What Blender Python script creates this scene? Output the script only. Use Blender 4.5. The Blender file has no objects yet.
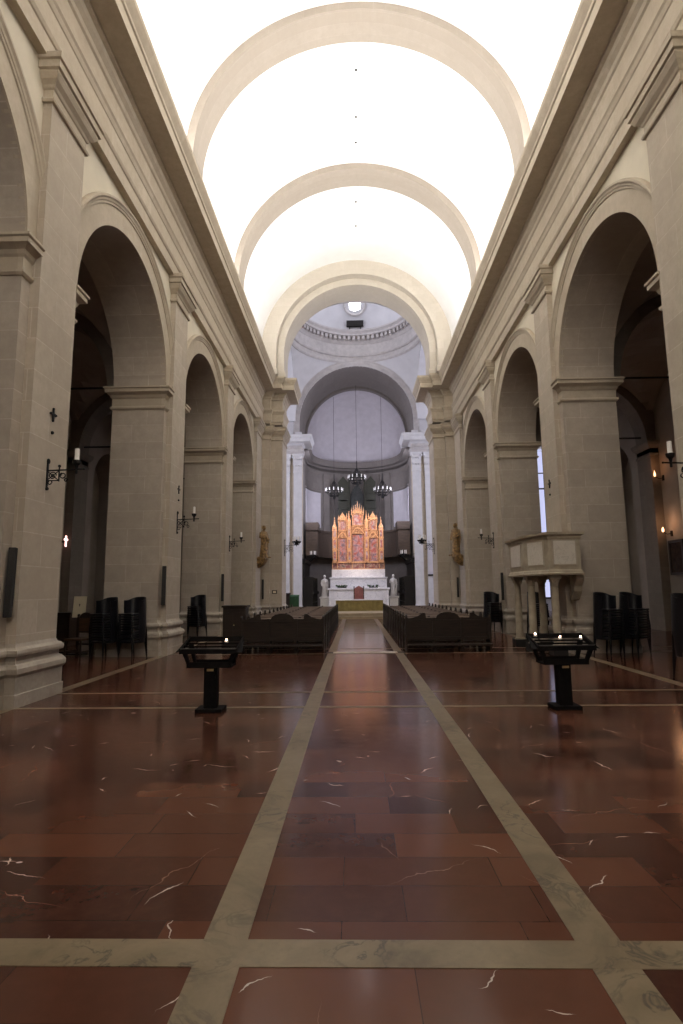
import bpy, bmesh, math, random
from mathutils import Vector, Matrix
random.seed(7)
PI = math.pi
D = bpy.data
COL = bpy.context.scene.collection

# ---------------------------------------------------------------- mesh helpers
def box(bm, x0, x1, y0, y1, z0, z1):
    vs = [bm.verts.new(p) for p in ((x0,y0,z0),(x1,y0,z0),(x1,y1,z0),(x0,y1,z0),(x0,y0,z1),(x1,y0,z1),(x1,y1,z1),(x0,y1,z1))]
    for f in ((0,3,2,1),(4,5,6,7),(0,1,5,4),(1,2,6,5),(2,3,7,6),(3,0,4,7)):
        bm.faces.new([vs[i] for i in f])
    return vs

def prism(bm, poly, z0, z1):
    a = [bm.verts.new((x,y,z0)) for x,y in poly]; b = [bm.verts.new((x,y,z1)) for x,y in poly]
    n = len(poly)
    bm.faces.new(a[::-1]); bm.faces.new(b)
    for i in range(n):
        bm.faces.new((a[i], a[(i+1)%n], b[(i+1)%n], b[i]))

def plate(bm, pts, vec):
    """closed planar outline (3-D points) extruded along vec"""
    v = Vector(vec)
    a = [bm.verts.new(p) for p in pts]; b = [bm.verts.new(Vector(p)+v) for p in pts]
    n = len(pts)
    bm.faces.new(a[::-1]); bm.faces.new(b)
    for i in range(n):
        bm.faces.new((a[i], a[(i+1)%n], b[(i+1)%n], b[i]))

def mould(bm, path, prof, closed=False):
    """profile (d outwards, z) carried along a plan path; outwards is to the right of travel"""
    n = len(path); rows = []
    for i, p in enumerate(path):
        ns = []
        for j, k in ((i-1, i), (i, i+1)):
            if closed or (j >= 0 and k < n):
                a = path[j % n]; b = path[k % n]
                dx, dy = b[0]-a[0], b[1]-a[1]; l = math.hypot(dx, dy)
                if l > 1e-9: ns.append((dy/l, -dx/l))
        if len(ns) == 1: m = ns[0]
        else:
            dot = ns[0][0]*ns[1][0]+ns[0][1]*ns[1][1]
            m = ((ns[0][0]+ns[1][0])/(1+dot), (ns[0][1]+ns[1][1])/(1+dot))
        rows.append([bm.verts.new((p[0]+m[0]*d, p[1]+m[1]*d, z)) for d, z in prof])
    k = len(prof)
    for i in range(n if closed else n-1):
        a, b = rows[i], rows[(i+1) % n]
        for j in range(k):
            bm.faces.new((a[j], b[j], b[(j+1)%k], a[(j+1)%k]))
    if not closed:
        bm.faces.new(rows[0][::-1]); bm.faces.new(rows[-1])

def sweep_arc(bm, frame, prof, a0, a1, n, legs=0.0):
    """profile of (radius, t) swept on an arc; frame(u, w, t) -> point, u across, w up"""
    rows = []
    st = [(a0, 0)] if False else []
    seq = []
    if legs: seq.append((a0, -legs))
    for i in range(n+1): seq.append((a0+(a1-a0)*i/n, 0))
    if legs: seq.append((a1, -legs))
    for a, dz in seq:
        rows.append([bm.verts.new(frame(r*math.cos(a), r*math.sin(a)+dz, t)) for r, t in prof])
    k = len(prof)
    for i in range(len(rows)-1):
        for j in range(k):
            bm.faces.new((rows[i][j], rows[i+1][j], rows[i+1][(j+1)%k], rows[i][(j+1)%k]))
    bm.faces.new(rows[0][::-1]); bm.faces.new(rows[-1])

def lathe(bm, prof, seg=20, c=(0,0,0), a0=0, a1=2*PI, sx=1, sy=1, caps=True):
    full = abs(a1-a0-2*PI) < 1e-6
    m = seg if full else seg+1
    rows = []
    for r, z in prof:
        if r < 1e-5: rows.append([bm.verts.new((c[0], c[1], c[2]+z))])
        else: rows.append([bm.verts.new((c[0]+sx*r*math.cos(a0+(a1-a0)*i/seg), c[1]+sy*r*math.sin(a0+(a1-a0)*i/seg), c[2]+z)) for i in range(m)])
    for a, b in zip(rows, rows[1:]):
        for i in range(seg):
            j = (i+1) % m if full else i+1
            if len(a) == 1 and len(b) == 1: continue
            if len(a) == 1: bm.faces.new((a[0], b[j], b[i]))
            elif len(b) == 1: bm.faces.new((a[i], a[j], b[0]))
            else: bm.faces.new((a[i], a[j], b[j], b[i]))
    if full and caps:
        if len(rows[0]) > 1: bm.faces.new(rows[0][::-1])
        if len(rows[-1]) > 1: bm.faces.new(rows[-1])

def tube(bm, pts, r, seg=8):
    pts = [Vector(p) for p in pts]; rows = []
    rr = r if isinstance(r, (list, tuple)) else [r]*len(pts)
    up = None
    for i, p in enumerate(pts):
        t = (pts[min(i+1, len(pts)-1)]-pts[max(i-1, 0)])
        t = t.normalized() if t.length > 1e-9 else Vector((0,0,1))
        if up is None:
            up = Vector((0,0,1)) if abs(t.z) < .9 else Vector((1,0,0))
        s = t.cross(up).normalized(); up = s.cross(t).normalized()
        rows.append([bm.verts.new(p+(s*math.cos(2*PI*k/seg)+up*math.sin(2*PI*k/seg))*rr[i]) for k in range(seg)])
    for a, b in zip(rows, rows[1:]):
        for k in range(seg):
            bm.faces.new((a[k], a[(k+1)%seg], b[(k+1)%seg], b[k]))
    bm.faces.new(rows[0][::-1]); bm.faces.new(rows[-1])

def grid(bm, rows):
    vs = [[bm.verts.new(p) for p in r] for r in rows]
    for a, b in zip(vs, vs[1:]):
        for i in range(len(a)-1):
            bm.faces.new((a[i], a[i+1], b[i+1], b[i]))

def ball(bm, c, r, seg=10, sx=1, sy=1, sz=1):
    pr = [(r*math.sin(PI*i/seg), -r*sz*math.cos(PI*i/seg)) for i in range(seg+1)]
    lathe(bm, pr, seg+2, c, sx=sx, sy=sy)

def obj(name, bm, mat, parent=None, smooth=False, loc=None, mirror=False, bevel=0, auto=None):
    if mirror:
        for v in bm.verts: v.co.x = -v.co.x
    bmesh.ops.recalc_face_normals(bm, faces=bm.faces)
    me = D.meshes.new(name); bm.to_mesh(me); bm.free()
    for m in (mat if isinstance(mat, (list, tuple)) else [mat]): me.materials.append(m)
    if smooth:
        for p in me.polygons: p.use_smooth = True
        if auto is not None:
            try: me.set_sharp_from_angle(angle=math.radians(auto))
            except Exception: pass
    o = D.objects.new(name, me); COL.objects.link(o)
    if parent: o.parent = parent
    if loc: o.location = loc
    if bevel:
        b = o.modifiers.new('edge', 'BEVEL'); b.width = bevel; b.segments = 2; b.limit_method = 'ANGLE'
    return o

def B(): return bmesh.new()

def tag(o, label, cat, group=None):
    o['label'] = label; o['category'] = cat
    if group: o['group'] = group
    return o

def thing(name, label, cat, loc=(0,0,0), rz=0, group=None):
    o = D.objects.new(name, None); COL.objects.link(o)
    o.location = loc; o.rotation_euler = (0,0,rz); o.empty_display_size = .1
    return tag(o, label, cat, group)

def structure(o, label, cat):
    o['kind'] = 'structure'; o['label'] = label; o['category'] = cat
    return o

def copy_tree(o, parent=None):
    c = o.copy(); COL.objects.link(c)
    if parent: c.parent = parent
    for ch in [k for k in D.objects if k.parent == o and not k.get('_skip')]:
        copy_tree(ch, c)
    return c

def dup(root, loc, rz, label, group=None):
    c = copy_tree(root); c.location = loc; c.rotation_euler = (0,0,rz); c['label'] = label
    if group: c['group'] = group
    return c

# ---------------------------------------------------------------- materials
def new_mat(name):
    m = D.materials.new(name); m.use_nodes = True
    nt = m.node_tree; nt.nodes.clear()
    out = nt.nodes.new('ShaderNodeOutputMaterial'); p = nt.nodes.new('ShaderNodeBsdfPrincipled')
    nt.links.new(p.outputs[0], out.inputs[0])
    return m, nt, p

def N(nt, t, **kw):
    n = nt.nodes.new(t)
    for k, v in kw.items():
        if k in n.inputs.keys() if hasattr(n.inputs, 'keys') else False: n.inputs[k].default_value = v
        else: setattr(n, k, v)
    return n

def rgba(c): return (c[0], c[1], c[2], 1)

def ramp(nt, fac, stops):
    r = nt.nodes.new('ShaderNodeValToRGB'); e = r.color_ramp.elements
    while len(e) < len(stops): e.new(.5)
    for el, (p, c) in zip(e, stops): el.position = p; el.color = rgba(c) if len(c) == 3 else c
    nt.links.new(fac, r.inputs[0]); return r.outputs[0]

def mix(nt, fac, a, b, mode='MIX'):
    m = nt.nodes.new('ShaderNodeMix'); m.data_type = 'RGBA'; m.blend_type = mode
    for s, v in ((m.inputs[0], fac), (m.inputs[6], a), (m.inputs[7], b)):
        if hasattr(v, 'is_output'): nt.links.new(v, s)
        else: s.default_value = v if isinstance(v, (int, float)) else rgba(v)
    return m.outputs[2]

def noise(nt, vec, scale, detail=4, rough=.55, dist=0):
    n = nt.nodes.new('ShaderNodeTexNoise'); n.inputs['Scale'].default_value = scale
    n.inputs['Detail'].default_value = detail; n.inputs['Roughness'].default_value = rough; n.inputs['Distortion'].default_value = dist
    if vec is not None: nt.links.new(vec, n.inputs['Vector'])
    return n.outputs['Fac']

def bump(nt, p, h, strength=.2, dist=.02):
    b = nt.nodes.new('ShaderNodeBump'); b.inputs['Strength'].default_value = strength; b.inputs['Distance'].default_value = dist
    nt.links.new(h, b.inputs['Height']); nt.links.new(b.outputs[0], p.inputs['Normal'])

def coords(nt): return nt.nodes.new('ShaderNodeTexCoord').outputs['Object']

def wall_uv(nt, along_y=None):
    """masonry coordinates from the surface's own orientation: courses run level on every face"""
    pos = coords(nt)
    sep = nt.nodes.new('ShaderNodeSeparateXYZ'); nt.links.new(pos, sep.inputs[0])
    g = nt.nodes.new('ShaderNodeNewGeometry'); sn = nt.nodes.new('ShaderNodeSeparateXYZ'); nt.links.new(g.outputs['True Normal'], sn.inputs[0])
    ax = N(nt, 'ShaderNodeMath', operation='ABSOLUTE'); nt.links.new(sn.outputs[0], ax.inputs[0])
    ay = N(nt, 'ShaderNodeMath', operation='ABSOLUTE'); nt.links.new(sn.outputs[1], ay.inputs[0])
    gt = N(nt, 'ShaderNodeMath', operation='GREATER_THAN'); nt.links.new(ax.outputs[0], gt.inputs[0]); nt.links.new(ay.outputs[0], gt.inputs[1])
    mx = nt.nodes.new('ShaderNodeMix'); mx.data_type = 'FLOAT'
    nt.links.new(gt.outputs[0], mx.inputs[0]); nt.links.new(sep.outputs[0], mx.inputs[2]); nt.links.new(sep.outputs[1], mx.inputs[3])
    cb = nt.nodes.new('ShaderNodeCombineXYZ'); nt.links.new(mx.outputs[0], cb.inputs[0]); nt.links.new(sep.outputs[2], cb.inputs[1])
    return pos, cb.outputs[0]

def stone(name, base, dark, mortar, bw=.95, bh=.46, joint=.008, contrast=.5, rough=.85):
    m, nt, p = new_mat(name)
    pos, uv = wall_uv(nt)
    br = nt.nodes.new('ShaderNodeTexBrick'); nt.links.new(uv, br.inputs['Vector'])
    br.inputs['Scale'].default_value = 1; br.inputs['Brick Width'].default_value = bw; br.inputs['Row Height'].default_value = bh
    br.inputs['Mortar Size'].default_value = joint; br.inputs['Mortar Smooth'].default_value = .3; br.offset = .42
    br.inputs['Color1'].default_value = rgba(base); br.inputs['Color2'].default_value = rgba([b*(1-contrast)+d*contrast for b, d in zip(base, dark)])
    br.inputs['Mortar'].default_value = rgba(mortar); br.inputs['Bias'].default_value = 0
    n1 = noise(nt, pos, .9, 5); n2 = noise(nt, pos, 14, 5, .65); n3 = noise(nt, pos, 4.2, 6, .7)
    c = mix(nt, ramp(nt, n1, [(.35, (0,0,0)), (.75, (1,1,1))]), br.outputs['Color'], mix(nt, .35, br.outputs['Color'], dark))
    c = mix(nt, ramp(nt, n2, [(.45, (0,0,0)), (.8, (.3,.3,.3))]), c, dark)
    c = mix(nt, ramp(nt, n3, [(.38, (.45,.45,.45)), (.62, (0,0,0))]), c, dark)
    nt.links.new(c, p.inputs['Base Color']); p.inputs['Roughness'].default_value = rough
    p.inputs['Specular IOR Level'].default_value = .25
    bump(nt, p, n2, .12, .02)
    return m

def plain(name, c, rough=.6, metal=0, var=.12, scale=6, spec=.4, bmp=0, dark=None, coat=0):
    m, nt, p = new_mat(name)
    pos = coords(nt); f = noise(nt, pos, scale, 4)
    d = dark or [x*(1-var) for x in c]; l = [min(1, x*(1+var*.6)) for x in c]
    nt.links.new(ramp(nt, f, [(.3, d), (.7, l)]), p.inputs['Base Color'])
    p.inputs['Roughness'].default_value = rough; p.inputs['Metallic'].default_value = metal; p.inputs['Specular IOR Level'].default_value = spec
    p.inputs['Coat Weight'].default_value = coat
    if bmp: bump(nt, p, noise(nt, pos, scale*4, 4), bmp, .01)
    return m

def emit(name, c, s):
    m = D.materials.new(name); m.use_nodes = True; nt = m.node_tree; nt.nodes.clear()
    o = nt.nodes.new('ShaderNodeOutputMaterial'); e = nt.nodes.new('ShaderNodeEmission')
    e.inputs[0].default_value = rgba(c); e.inputs[1].default_value = s; nt.links.new(e.outputs[0], o.inputs[0])
    return m

def wood(name, c, d, scale=3, rough=.45):
    m, nt, p = new_mat(name); pos = coords(nt)
    mp = nt.nodes.new('ShaderNodeMapping'); mp.inputs['Scale'].default_value = (1, 7, 7); nt.links.new(pos, mp.inputs[0])
    f = noise(nt, mp.outputs[0], scale, 5, .6, .6)
    nt.links.new(ramp(nt, f, [(.3, d), (.7, c)]), p.inputs['Base Color']); p.inputs['Roughness'].default_value = rough
    p.inputs['Specular IOR Level'].default_value = .35
    bump(nt, p, f, .1, .005)
    return m

def marble(name, c, vein, scale=3, rough=.3):
    m, nt, p = new_mat(name); pos = coords(nt)
    f = noise(nt, pos, scale, 7, .6, 1.5)
    nt.links.new(ramp(nt, f, [(.3, c), (.49, c), (.52, vein), (.55, c), (.8, [x*.9 for x in c])]), p.inputs['Base Color'])
    p.inputs['Roughness'].default_value = rough
    return m

def floor_mat(name):
    m, nt, p = new_mat(name); pos = coords(nt)
    br = nt.nodes.new('ShaderNodeTexBrick'); nt.links.new(pos, br.inputs['Vector'])
    br.inputs['Scale'].default_value = 1; br.inputs['Brick Width'].default_value = .86; br.inputs['Row Height'].default_value = .33
    br.inputs['Mortar Size'].default_value = .0025; br.inputs['Mortar Smooth'].default_value = .2; br.offset = .37; br.squash = .8; br.squash_frequency = 3
    br.inputs['Color1'].default_value = rgba((.120,.047,.027)); br.inputs['Color2'].default_value = rgba((.040,.0165,.0125)); br.inputs['Mortar'].default_value = rgba((.03,.014,.012))
    n1 = noise(nt, pos, 1.1, 5, .6, .4); n2 = noise(nt, pos, 9, 6, .65)
    c = mix(nt, ramp(nt, n1, [(.45, (0,0,0)), (.75, (.3,.3,.3))]), br.outputs['Color'], (.056,.023,.018))
    c = mix(nt, ramp(nt, n2, [(.45, (0,0,0)), (.85, (.4,.4,.4))]), c, (.115,.044,.026))
    # white calcite veins: thin straight streaks, one here and there, each at its own slant
    def streaks(c, sc, wid, lmin, lvar, gate, col, seed):
        off = N(nt, 'ShaderNodeVectorMath', operation='ADD'); nt.links.new(pos, off.inputs[0]); off.inputs[1].default_value = (seed, seed*2.3, 0)
        nz = nt.nodes.new('ShaderNodeTexNoise'); nz.inputs['Scale'].default_value = 5; nz.inputs['Detail'].default_value = 4; nt.links.new(pos, nz.inputs['Vector'])
        wob = N(nt, 'ShaderNodeVectorMath', operation='MULTIPLY_ADD'); nt.links.new(nz.outputs['Color'], wob.inputs[0]); wob.inputs[1].default_value = (.17,.17,0); nt.links.new(off.outputs[0], wob.inputs[2])
        v = nt.nodes.new('ShaderNodeTexVoronoi'); v.voronoi_dimensions = '2D'; v.inputs['Scale'].default_value = sc; nt.links.new(wob.outputs[0], v.inputs['Vector'])
        d = N(nt, 'ShaderNodeVectorMath', operation='SUBTRACT'); nt.links.new(wob.outputs[0], d.inputs[0]); nt.links.new(v.outputs['Position'], d.inputs[1])
        cs = nt.nodes.new('ShaderNodeSeparateColor'); nt.links.new(v.outputs['Color'], cs.inputs[0])
        def mth(op, a, b=None, cl=False):
            n = N(nt, 'ShaderNodeMath', operation=op); n.use_clamp = cl
            for k_, x in enumerate((a, b)):
                if x is None: continue
                if hasattr(x, 'is_output'): nt.links.new(x, n.inputs[k_])
                else: n.inputs[k_].default_value = x
            return n.outputs[0]
        rot = nt.nodes.new('ShaderNodeVectorRotate'); rot.rotation_type = 'Z_AXIS'; nt.links.new(d.outputs[0], rot.inputs['Vector']); nt.links.new(mth('MULTIPLY', cs.outputs[0], 6.28), rot.inputs['Angle'])
        sp = nt.nodes.new('ShaderNodeSeparateXYZ'); nt.links.new(rot.outputs[0], sp.inputs[0])
        L = mth('ADD', mth('MULTIPLY', cs.outputs[1], lvar), lmin)
        taper = mth('SUBTRACT', 1.0, mth('DIVIDE', mth('ABSOLUTE', sp.outputs[0]), L))
        w_ = mth('SUBTRACT', mth('MULTIPLY', taper, wid), mth('ABSOLUTE', sp.outputs[1]))
        m_ = mth('MULTIPLY', w_, 500.0, True)
        g_ = mth('GREATER_THAN', cs.outputs[2], gate)
        return mix(nt, mth('MULTIPLY', m_, g_), c, col)
    c = streaks(c, 1.5, .0065, .05, .14, .66, (.52,.43,.37), 3.1)
    c = streaks(c, 2.6, .006, .03, .08, .72, (.48,.40,.34), 11.7)
    c = streaks(c, 1.1, .004, .15, .35, .35, (.24,.13,.09), 23.3)
    vo = noise(nt, pos, 5.5, 2, .5, .3)
    c = mix(nt, ramp(nt, vo, [(.765, (0,0,0)), (.78, (1,1,1))]), c, (.5,.42,.38))
    nt.links.new(c, p.inputs['Base Color'])
    nt.links.new(ramp(nt, n2, [(.3, (.11,.11,.11)), (.8, (.21,.21,.21))]), p.inputs['Roughness'])
    p.inputs['Specular IOR Level'].default_value = .2
    bump(nt, p, noise(nt, pos, 3, 3), .03, .01)
    return m

def strip_mat(name):
    m, nt, p = new_mat(name); pos = coords(nt)
    n1 = noise(nt, pos, 2.2, 6, .65, 1.0); n2 = noise(nt, pos, 26, 4)
    c = ramp(nt, n1, [(.25, (.085,.063,.036)), (.45, (.165,.125,.074)), (.7, (.215,.168,.105))])
    va = noise(nt, pos, 3.3, 5, .6, 1.2)
    vein = ramp(nt, va, [(.47, (0,0,0)), (.5, (.85,.85,.85)), (.53, (0,0,0))])
    gate = ramp(nt, noise(nt, pos, 1.3, 2), [(.48, (0,0,0)), (.58, (1,1,1))])
    c = mix(nt, mix(nt, 1, vein, gate, 'MULTIPLY'), c, (.04,.032,.022))
    c = mix(nt, ramp(nt, n2, [(.5, (0,0,0)), (.9, (.5,.5,.5))]), c, (.11,.08,.05))
    nt.links.new(c, p.inputs['Base Color']); p.inputs['Roughness'].default_value = .38; p.inputs['Specular IOR Level'].default_value = .4
    return m

def painted(name, cols, scale):
    """soft painted panel: gold ground with robes of colour, no recognisable picture"""
    m, nt, p = new_mat(name); pos = coords(nt)
    f = noise(nt, pos, scale, 4, .6, .6); v = nt.nodes.new('ShaderNodeTexVoronoi'); v.inputs['Scale'].default_value = scale*1.6; nt.links.new(pos, v.inputs['Vector'])
    n = len(cols)
    c = ramp(nt, f, [(.28+.44*i/(n-1), cols[i]) for i in range(n)])
    c2 = ramp(nt, v.outputs['Distance'], [(.1, (.9,.75,.6)), (.35, (1,1,1)), (.8, (.45,.4,.4))])
    nt.links.new(mix(nt, .7, c, c2, 'MULTIPLY'), p.inputs['Base Color']); p.inputs['Roughness'].default_value = .75; p.inputs['Specular IOR Level'].default_value = .15
    return m

def vault_mat(name):
    m, nt, p = new_mat(name); pos = coords(nt)
    n = noise(nt, pos, .6, 5, .6); n2 = noise(nt, pos, 4, 5, .7)
    c = ramp(nt, n, [(.3, (.74,.735,.72)), (.65, (.82,.815,.80))])
    c = mix(nt, ramp(nt, n2, [(.6, (0,0,0)), (.85, (.25,.25,.25))]), c, (.62,.61,.60))
    nt.links.new(c, p.inputs['Base Color']); p.inputs['Roughness'].default_value = .9; p.inputs['Specular IOR Level'].default_value = .1
    return m

M = {}
M['ashlar'] = stone('ashlar', (.50,.437,.365), (.345,.295,.24), (.585,.52,.44))
M['pilaster'] = stone('pilaster_stone', (.52,.455,.37), (.365,.31,.245), (.595,.53,.44), bw=1.3, bh=.5)
M['moulding'] = stone('moulding_stone', (.52,.455,.36), (.37,.31,.235), (.45,.39,.30), bw=2.2, bh=40, joint=.004)
M['spandrel'] = plain('spandrel_plaster', (.66,.605,.49), .9, 0, .08, 1.5, .1, .05)
M['base'] = stone('base_marble', (.54,.485,.41), (.24,.20,.16), (.42,.37,.30), bw=1.4, bh=40, joint=.004, rough=.6)
M['vault'] = vault_mat('vault_plaster')
M['rib'] = stone('rib_stone', (.30,.262,.222), (.25,.215,.178), (.34,.30,.26), bw=.35, bh=40, joint=.004)
M['ring'] = stone('arch_stone', (.52,.475,.41), (.43,.385,.32), (.42,.38,.32), bw=.6, bh=.5, joint=.004)
M['pale'] = plain('crossing_plaster', (.56,.55,.565), .9, 0, .08, 1.2, .1)
M['palemould'] = plain('crossing_stone', (.47,.44,.43), .85, 0, .14, 3, .15)
M['white'] = plain('white_stone', (.60,.59,.60), .7, 0, .08, 3, .2)
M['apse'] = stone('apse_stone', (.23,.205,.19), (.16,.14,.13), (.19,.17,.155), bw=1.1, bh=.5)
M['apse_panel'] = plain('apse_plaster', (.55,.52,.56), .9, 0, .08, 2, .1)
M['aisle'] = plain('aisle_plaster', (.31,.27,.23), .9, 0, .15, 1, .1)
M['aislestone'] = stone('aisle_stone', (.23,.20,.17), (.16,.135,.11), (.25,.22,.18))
M['floor'] = floor_mat('red_marble_tiles')
M['strip'] = strip_mat('beige_limestone')
M['whitestep'] = marble('white_marble', (.62,.58,.52), (.4,.37,.34), 2)
M['step'] = plain('step_stone', (.36,.29,.19), .5, 0, .2, 4)
M['pew'] = wood('dark_walnut', (.034,.021,.014), (.012,.008,.006))
M['pewseat'] = wood('lit_walnut', (.26,.19,.15), (.14,.10,.075), 3, .4)  # walnut made paler: light falling on seats and ledges put into the colour
M['iron'] = plain('black_iron', (.012,.011,.011), .5, .4, .3, 20)
M['ironstand'] = plain('black_steel', (.010,.009,.009), .7, 0, .3, 12, .06)
M['steelbar'] = plain('brushed_steel', (.10,.095,.09), .35, .7, .2, 20)
M['chair'] = plain('black_plastic', (.009,.009,.012), .28, 0, .2, 12, .5)
M['chairleg'] = plain('black_tube', (.008,.008,.009), .35, .3, .2, 12)
M['speaker'] = plain('charcoal_grille', (.035,.032,.030), .7, 0, .2, 60, .2)
M['wax'] = plain('ivory_wax', (.90,.87,.83), .5, 0, .05, 6)
M['flame'] = emit('candle_flame', (1, .66, .45), 30)
M['brass'] = plain('brass_plate', (.62,.50,.26), .4, .6, .1, 20)
M['marble'] = marble('altar_marble', (.82,.80,.82), (.58,.56,.60), 2.5)
M['statue'] = marble('statue_marble', (.86,.84,.83), (.74,.71,.70), 2)
M['giltwood'] = plain('gilded_wood', (.34,.21,.08), .5, .1, .5, 7, .35, .1, dark=(.05,.03,.017))
M['gold'] = plain('gold_leaf', (.78,.47,.26), .45, .3, .25, 17, .5, .25, dark=(.30,.12,.06))
M['goldwork'] = painted('gilded_relief', [(.50,.26,.13), (.16,.06,.04), (.62,.38,.22), (.26,.10,.07)], 9)
M['panel_a'] = painted('painted_panel', [(.55,.30,.10), (.40,.10,.10), (.45,.28,.30), (.16,.14,.22), (.60,.38,.16)], 3.2)
M['panel_b'] = painted('painted_gable', [(.60,.36,.14), (.36,.12,.14), (.50,.42,.44), (.12,.12,.22)], 3.6)
M['predella'] = painted('painted_predella', [(.30,.14,.08), (.20,.08,.10), (.40,.28,.22), (.10,.08,.10)], 5)
M['frontal'] = plain('olive_cloth', (.27,.21,.075), .7, 0, .25, 5, .2)
M['redcloth'] = plain('red_velvet', (.30,.12,.10), .8, 0, .2, 12, .2)
M['greencloth'] = plain('green_cloth', (.03,.075,.032), .8, 0, .25, 9, .2)
M['leaf'] = plain('leaf_green', (.05,.09,.03), .7, 0, .4, 20)
M['cream'] = plain('cream_board', (.72,.64,.46), .7, 0, .06, 4)
M['pulpit'] = plain('pulpit_travertine', (.42,.36,.27), .7, 0, .18, 5, .25, .05)
M['pulpitpanel'] = marble('pulpit_panel_marble', (.66,.61,.53), (.54,.49,.42), 4, .5)
M['blackstone'] = plain('black_stone', (.02,.018,.017), .5, 0, .2, 6)
M['organ'] = plain('organ_tin', (.055,.058,.055), .5, .3, .3, 6)
M['organwood'] = wood('organ_case_wood', (.035,.035,.02), (.012,.012,.008))
M['gallery'] = wood('gallery_wood', (.13,.095,.075), (.07,.05,.04), 2)
M['stall'] = wood('choir_stall_wood', (.012,.009,.008), (.005,.004,.004))
M['brownwood'] = wood('brown_wood', (.10,.05,.025), (.04,.02,.01))
M['amberlit'] = emit('warm_bulb', (1, .50, .25), 4)
M['redlit'] = emit('red_cross_light', (1, .55, .5), 5)
M['daylight'] = emit('bright_sky_pane', (.93, .96, 1), 9)
M['daylight2'] = emit('lit_window_pane', (.66, .68, 1), .95)
M['picture'] = painted('dark_picture', [(.02,.015,.012), (.05,.03,.02), (.03,.03,.03)], 3)
M['patch'] = plain('grey_repair', (.27,.235,.185), .85, 0, .1, 5)

# ---------------------------------------------------------------- dimensions
XP, XW, XA, XO = -5.10, -5.25, -6.64, -11.3      # pilaster face, nave wall, aisle face, outer aisle wall (left side)
PC = [-4.35, 2.15, 8.60, 15.0, 21.4, 27.9]        # pier centres
HP, HJ = .55, .78                                  # half pilaster, half pier
ZS, ZA = 7.07, 10.24                                # arch spring, underside of architrave
ZT = 12.76                                         # top of cornice
YB = -6.0
YFA, YFB = 28.85, 29.15                             # stepped faces of the crossing pier
XI, YI = -4.04, 30.9                                # inner corner of the crossing pier
ZC, RV, RR = 14.05, 5.0, 4.76                      # vault centre height, vault and rib radius

BASE = [(d if d < 0 else d*.42, z) for d, z in [(-.1,0),(.24,0),(.24,.18),(.20,.185),(.20,.42),(.22,.43),(.29,.47),(.29,.54),(.22,.585),(.13,.60),(.09,.64),(.10,.69),(.20,.71),(.22,.75),(.20,.79),(.10,.81),(.05,.83),(0,.88),(-.1,.88)]]
IMPOST = [(d, z-.10) for d, z in [(-.1,6.5),(.02,6.5),(.05,6.54),(.05,6.58),(.012,6.60),(.012,6.80),(.04,6.84),(.06,6.90),(.12,6.94),(.16,6.96),(.16,7.04),(.19,7.06),(.19,7.1),(-.1,7.1)]]
CAPITAL = [(d, z-.13) for d, z in [(-.08,9.70),(.045,9.70),(.06,9.735),(.05,9.77),(.015,9.79),(.015,9.93),(.04,9.95),(.06,9.99),(.12,10.05),(.16,10.13),(.16,10.17),(.20,10.18),(.20,10.31),(.235,10.32),(.245,10.41),(-.08,10.41)]]
ENTAB = [(-.20,10.24),(0,10.24),(0,10.55),(.025,10.57),(.05,10.63),(.05,11.0),(.07,11.02),(.10,11.1),(.13,11.14),(.13,11.22),(0,11.27),(0,11.80),(.04,11.83),(.05,11.93),(.12,12.0),(.15,12.08),(.22,12.10),(.22,12.16),(.69,12.16),(.69,12.42),(.725,12.44),(.735,12.50),(.79,12.58),(.84,12.66),(.85,12.76),(-.20,12.76)]

# ---------------------------------------------------------------- floor
bm = B()
vs = [bm.verts.new(p) for p in ((-14,YB-.3,0),(14,YB-.3,0),(14,49,0),(-14,49,0))]; bm.faces.new(vs)
fl = structure(obj('floor', bm, M['floor']), 'polished red marble tile floor of the nave and aisles', 'floor')
k = 0
def trim(x0, x1, y0, y1, h=.003, mat='strip', lab=None):
    global k
    k += 1
    b = B(); box(b, x0, x1, y0, y1, -.01, h)
    return structure(obj('trim_%d' % k, b, M[mat]), lab or 'beige limestone band number %d laid into the red floor' % k, 'floor band')
trim(-.955, -.75, YB, 31.0); trim(.75, .955, YB, 31.0)
trim(-5.2, -5.0, YB, 31.0, .0025); trim(5.0, 5.2, YB, 31.0, .0025)
for ya, yb in ((2.63, 2.82), (7.95, 8.04), (9.09, 9.17), (14.42, 14.50), (15.55, 15.64), (20.8, 20.88), (21.9, 21.98), (26.9, 27.0)):
    trim(-11, 11, ya, yb, .0035)
trim(-.82, .82, 14.55, 14.80, .012, 'whitestep', 'white marble sill across the red central lane between the pews')
trim(-1.0, -.82, 14.55, 14.80, .011, 'blackstone', 'dark stone end of the white sill, left of the lane')
trim(.82, 1.0, 14.55, 14.80, .011, 'blackstone', 'dark stone end of the white sill, right of the lane')

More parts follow.
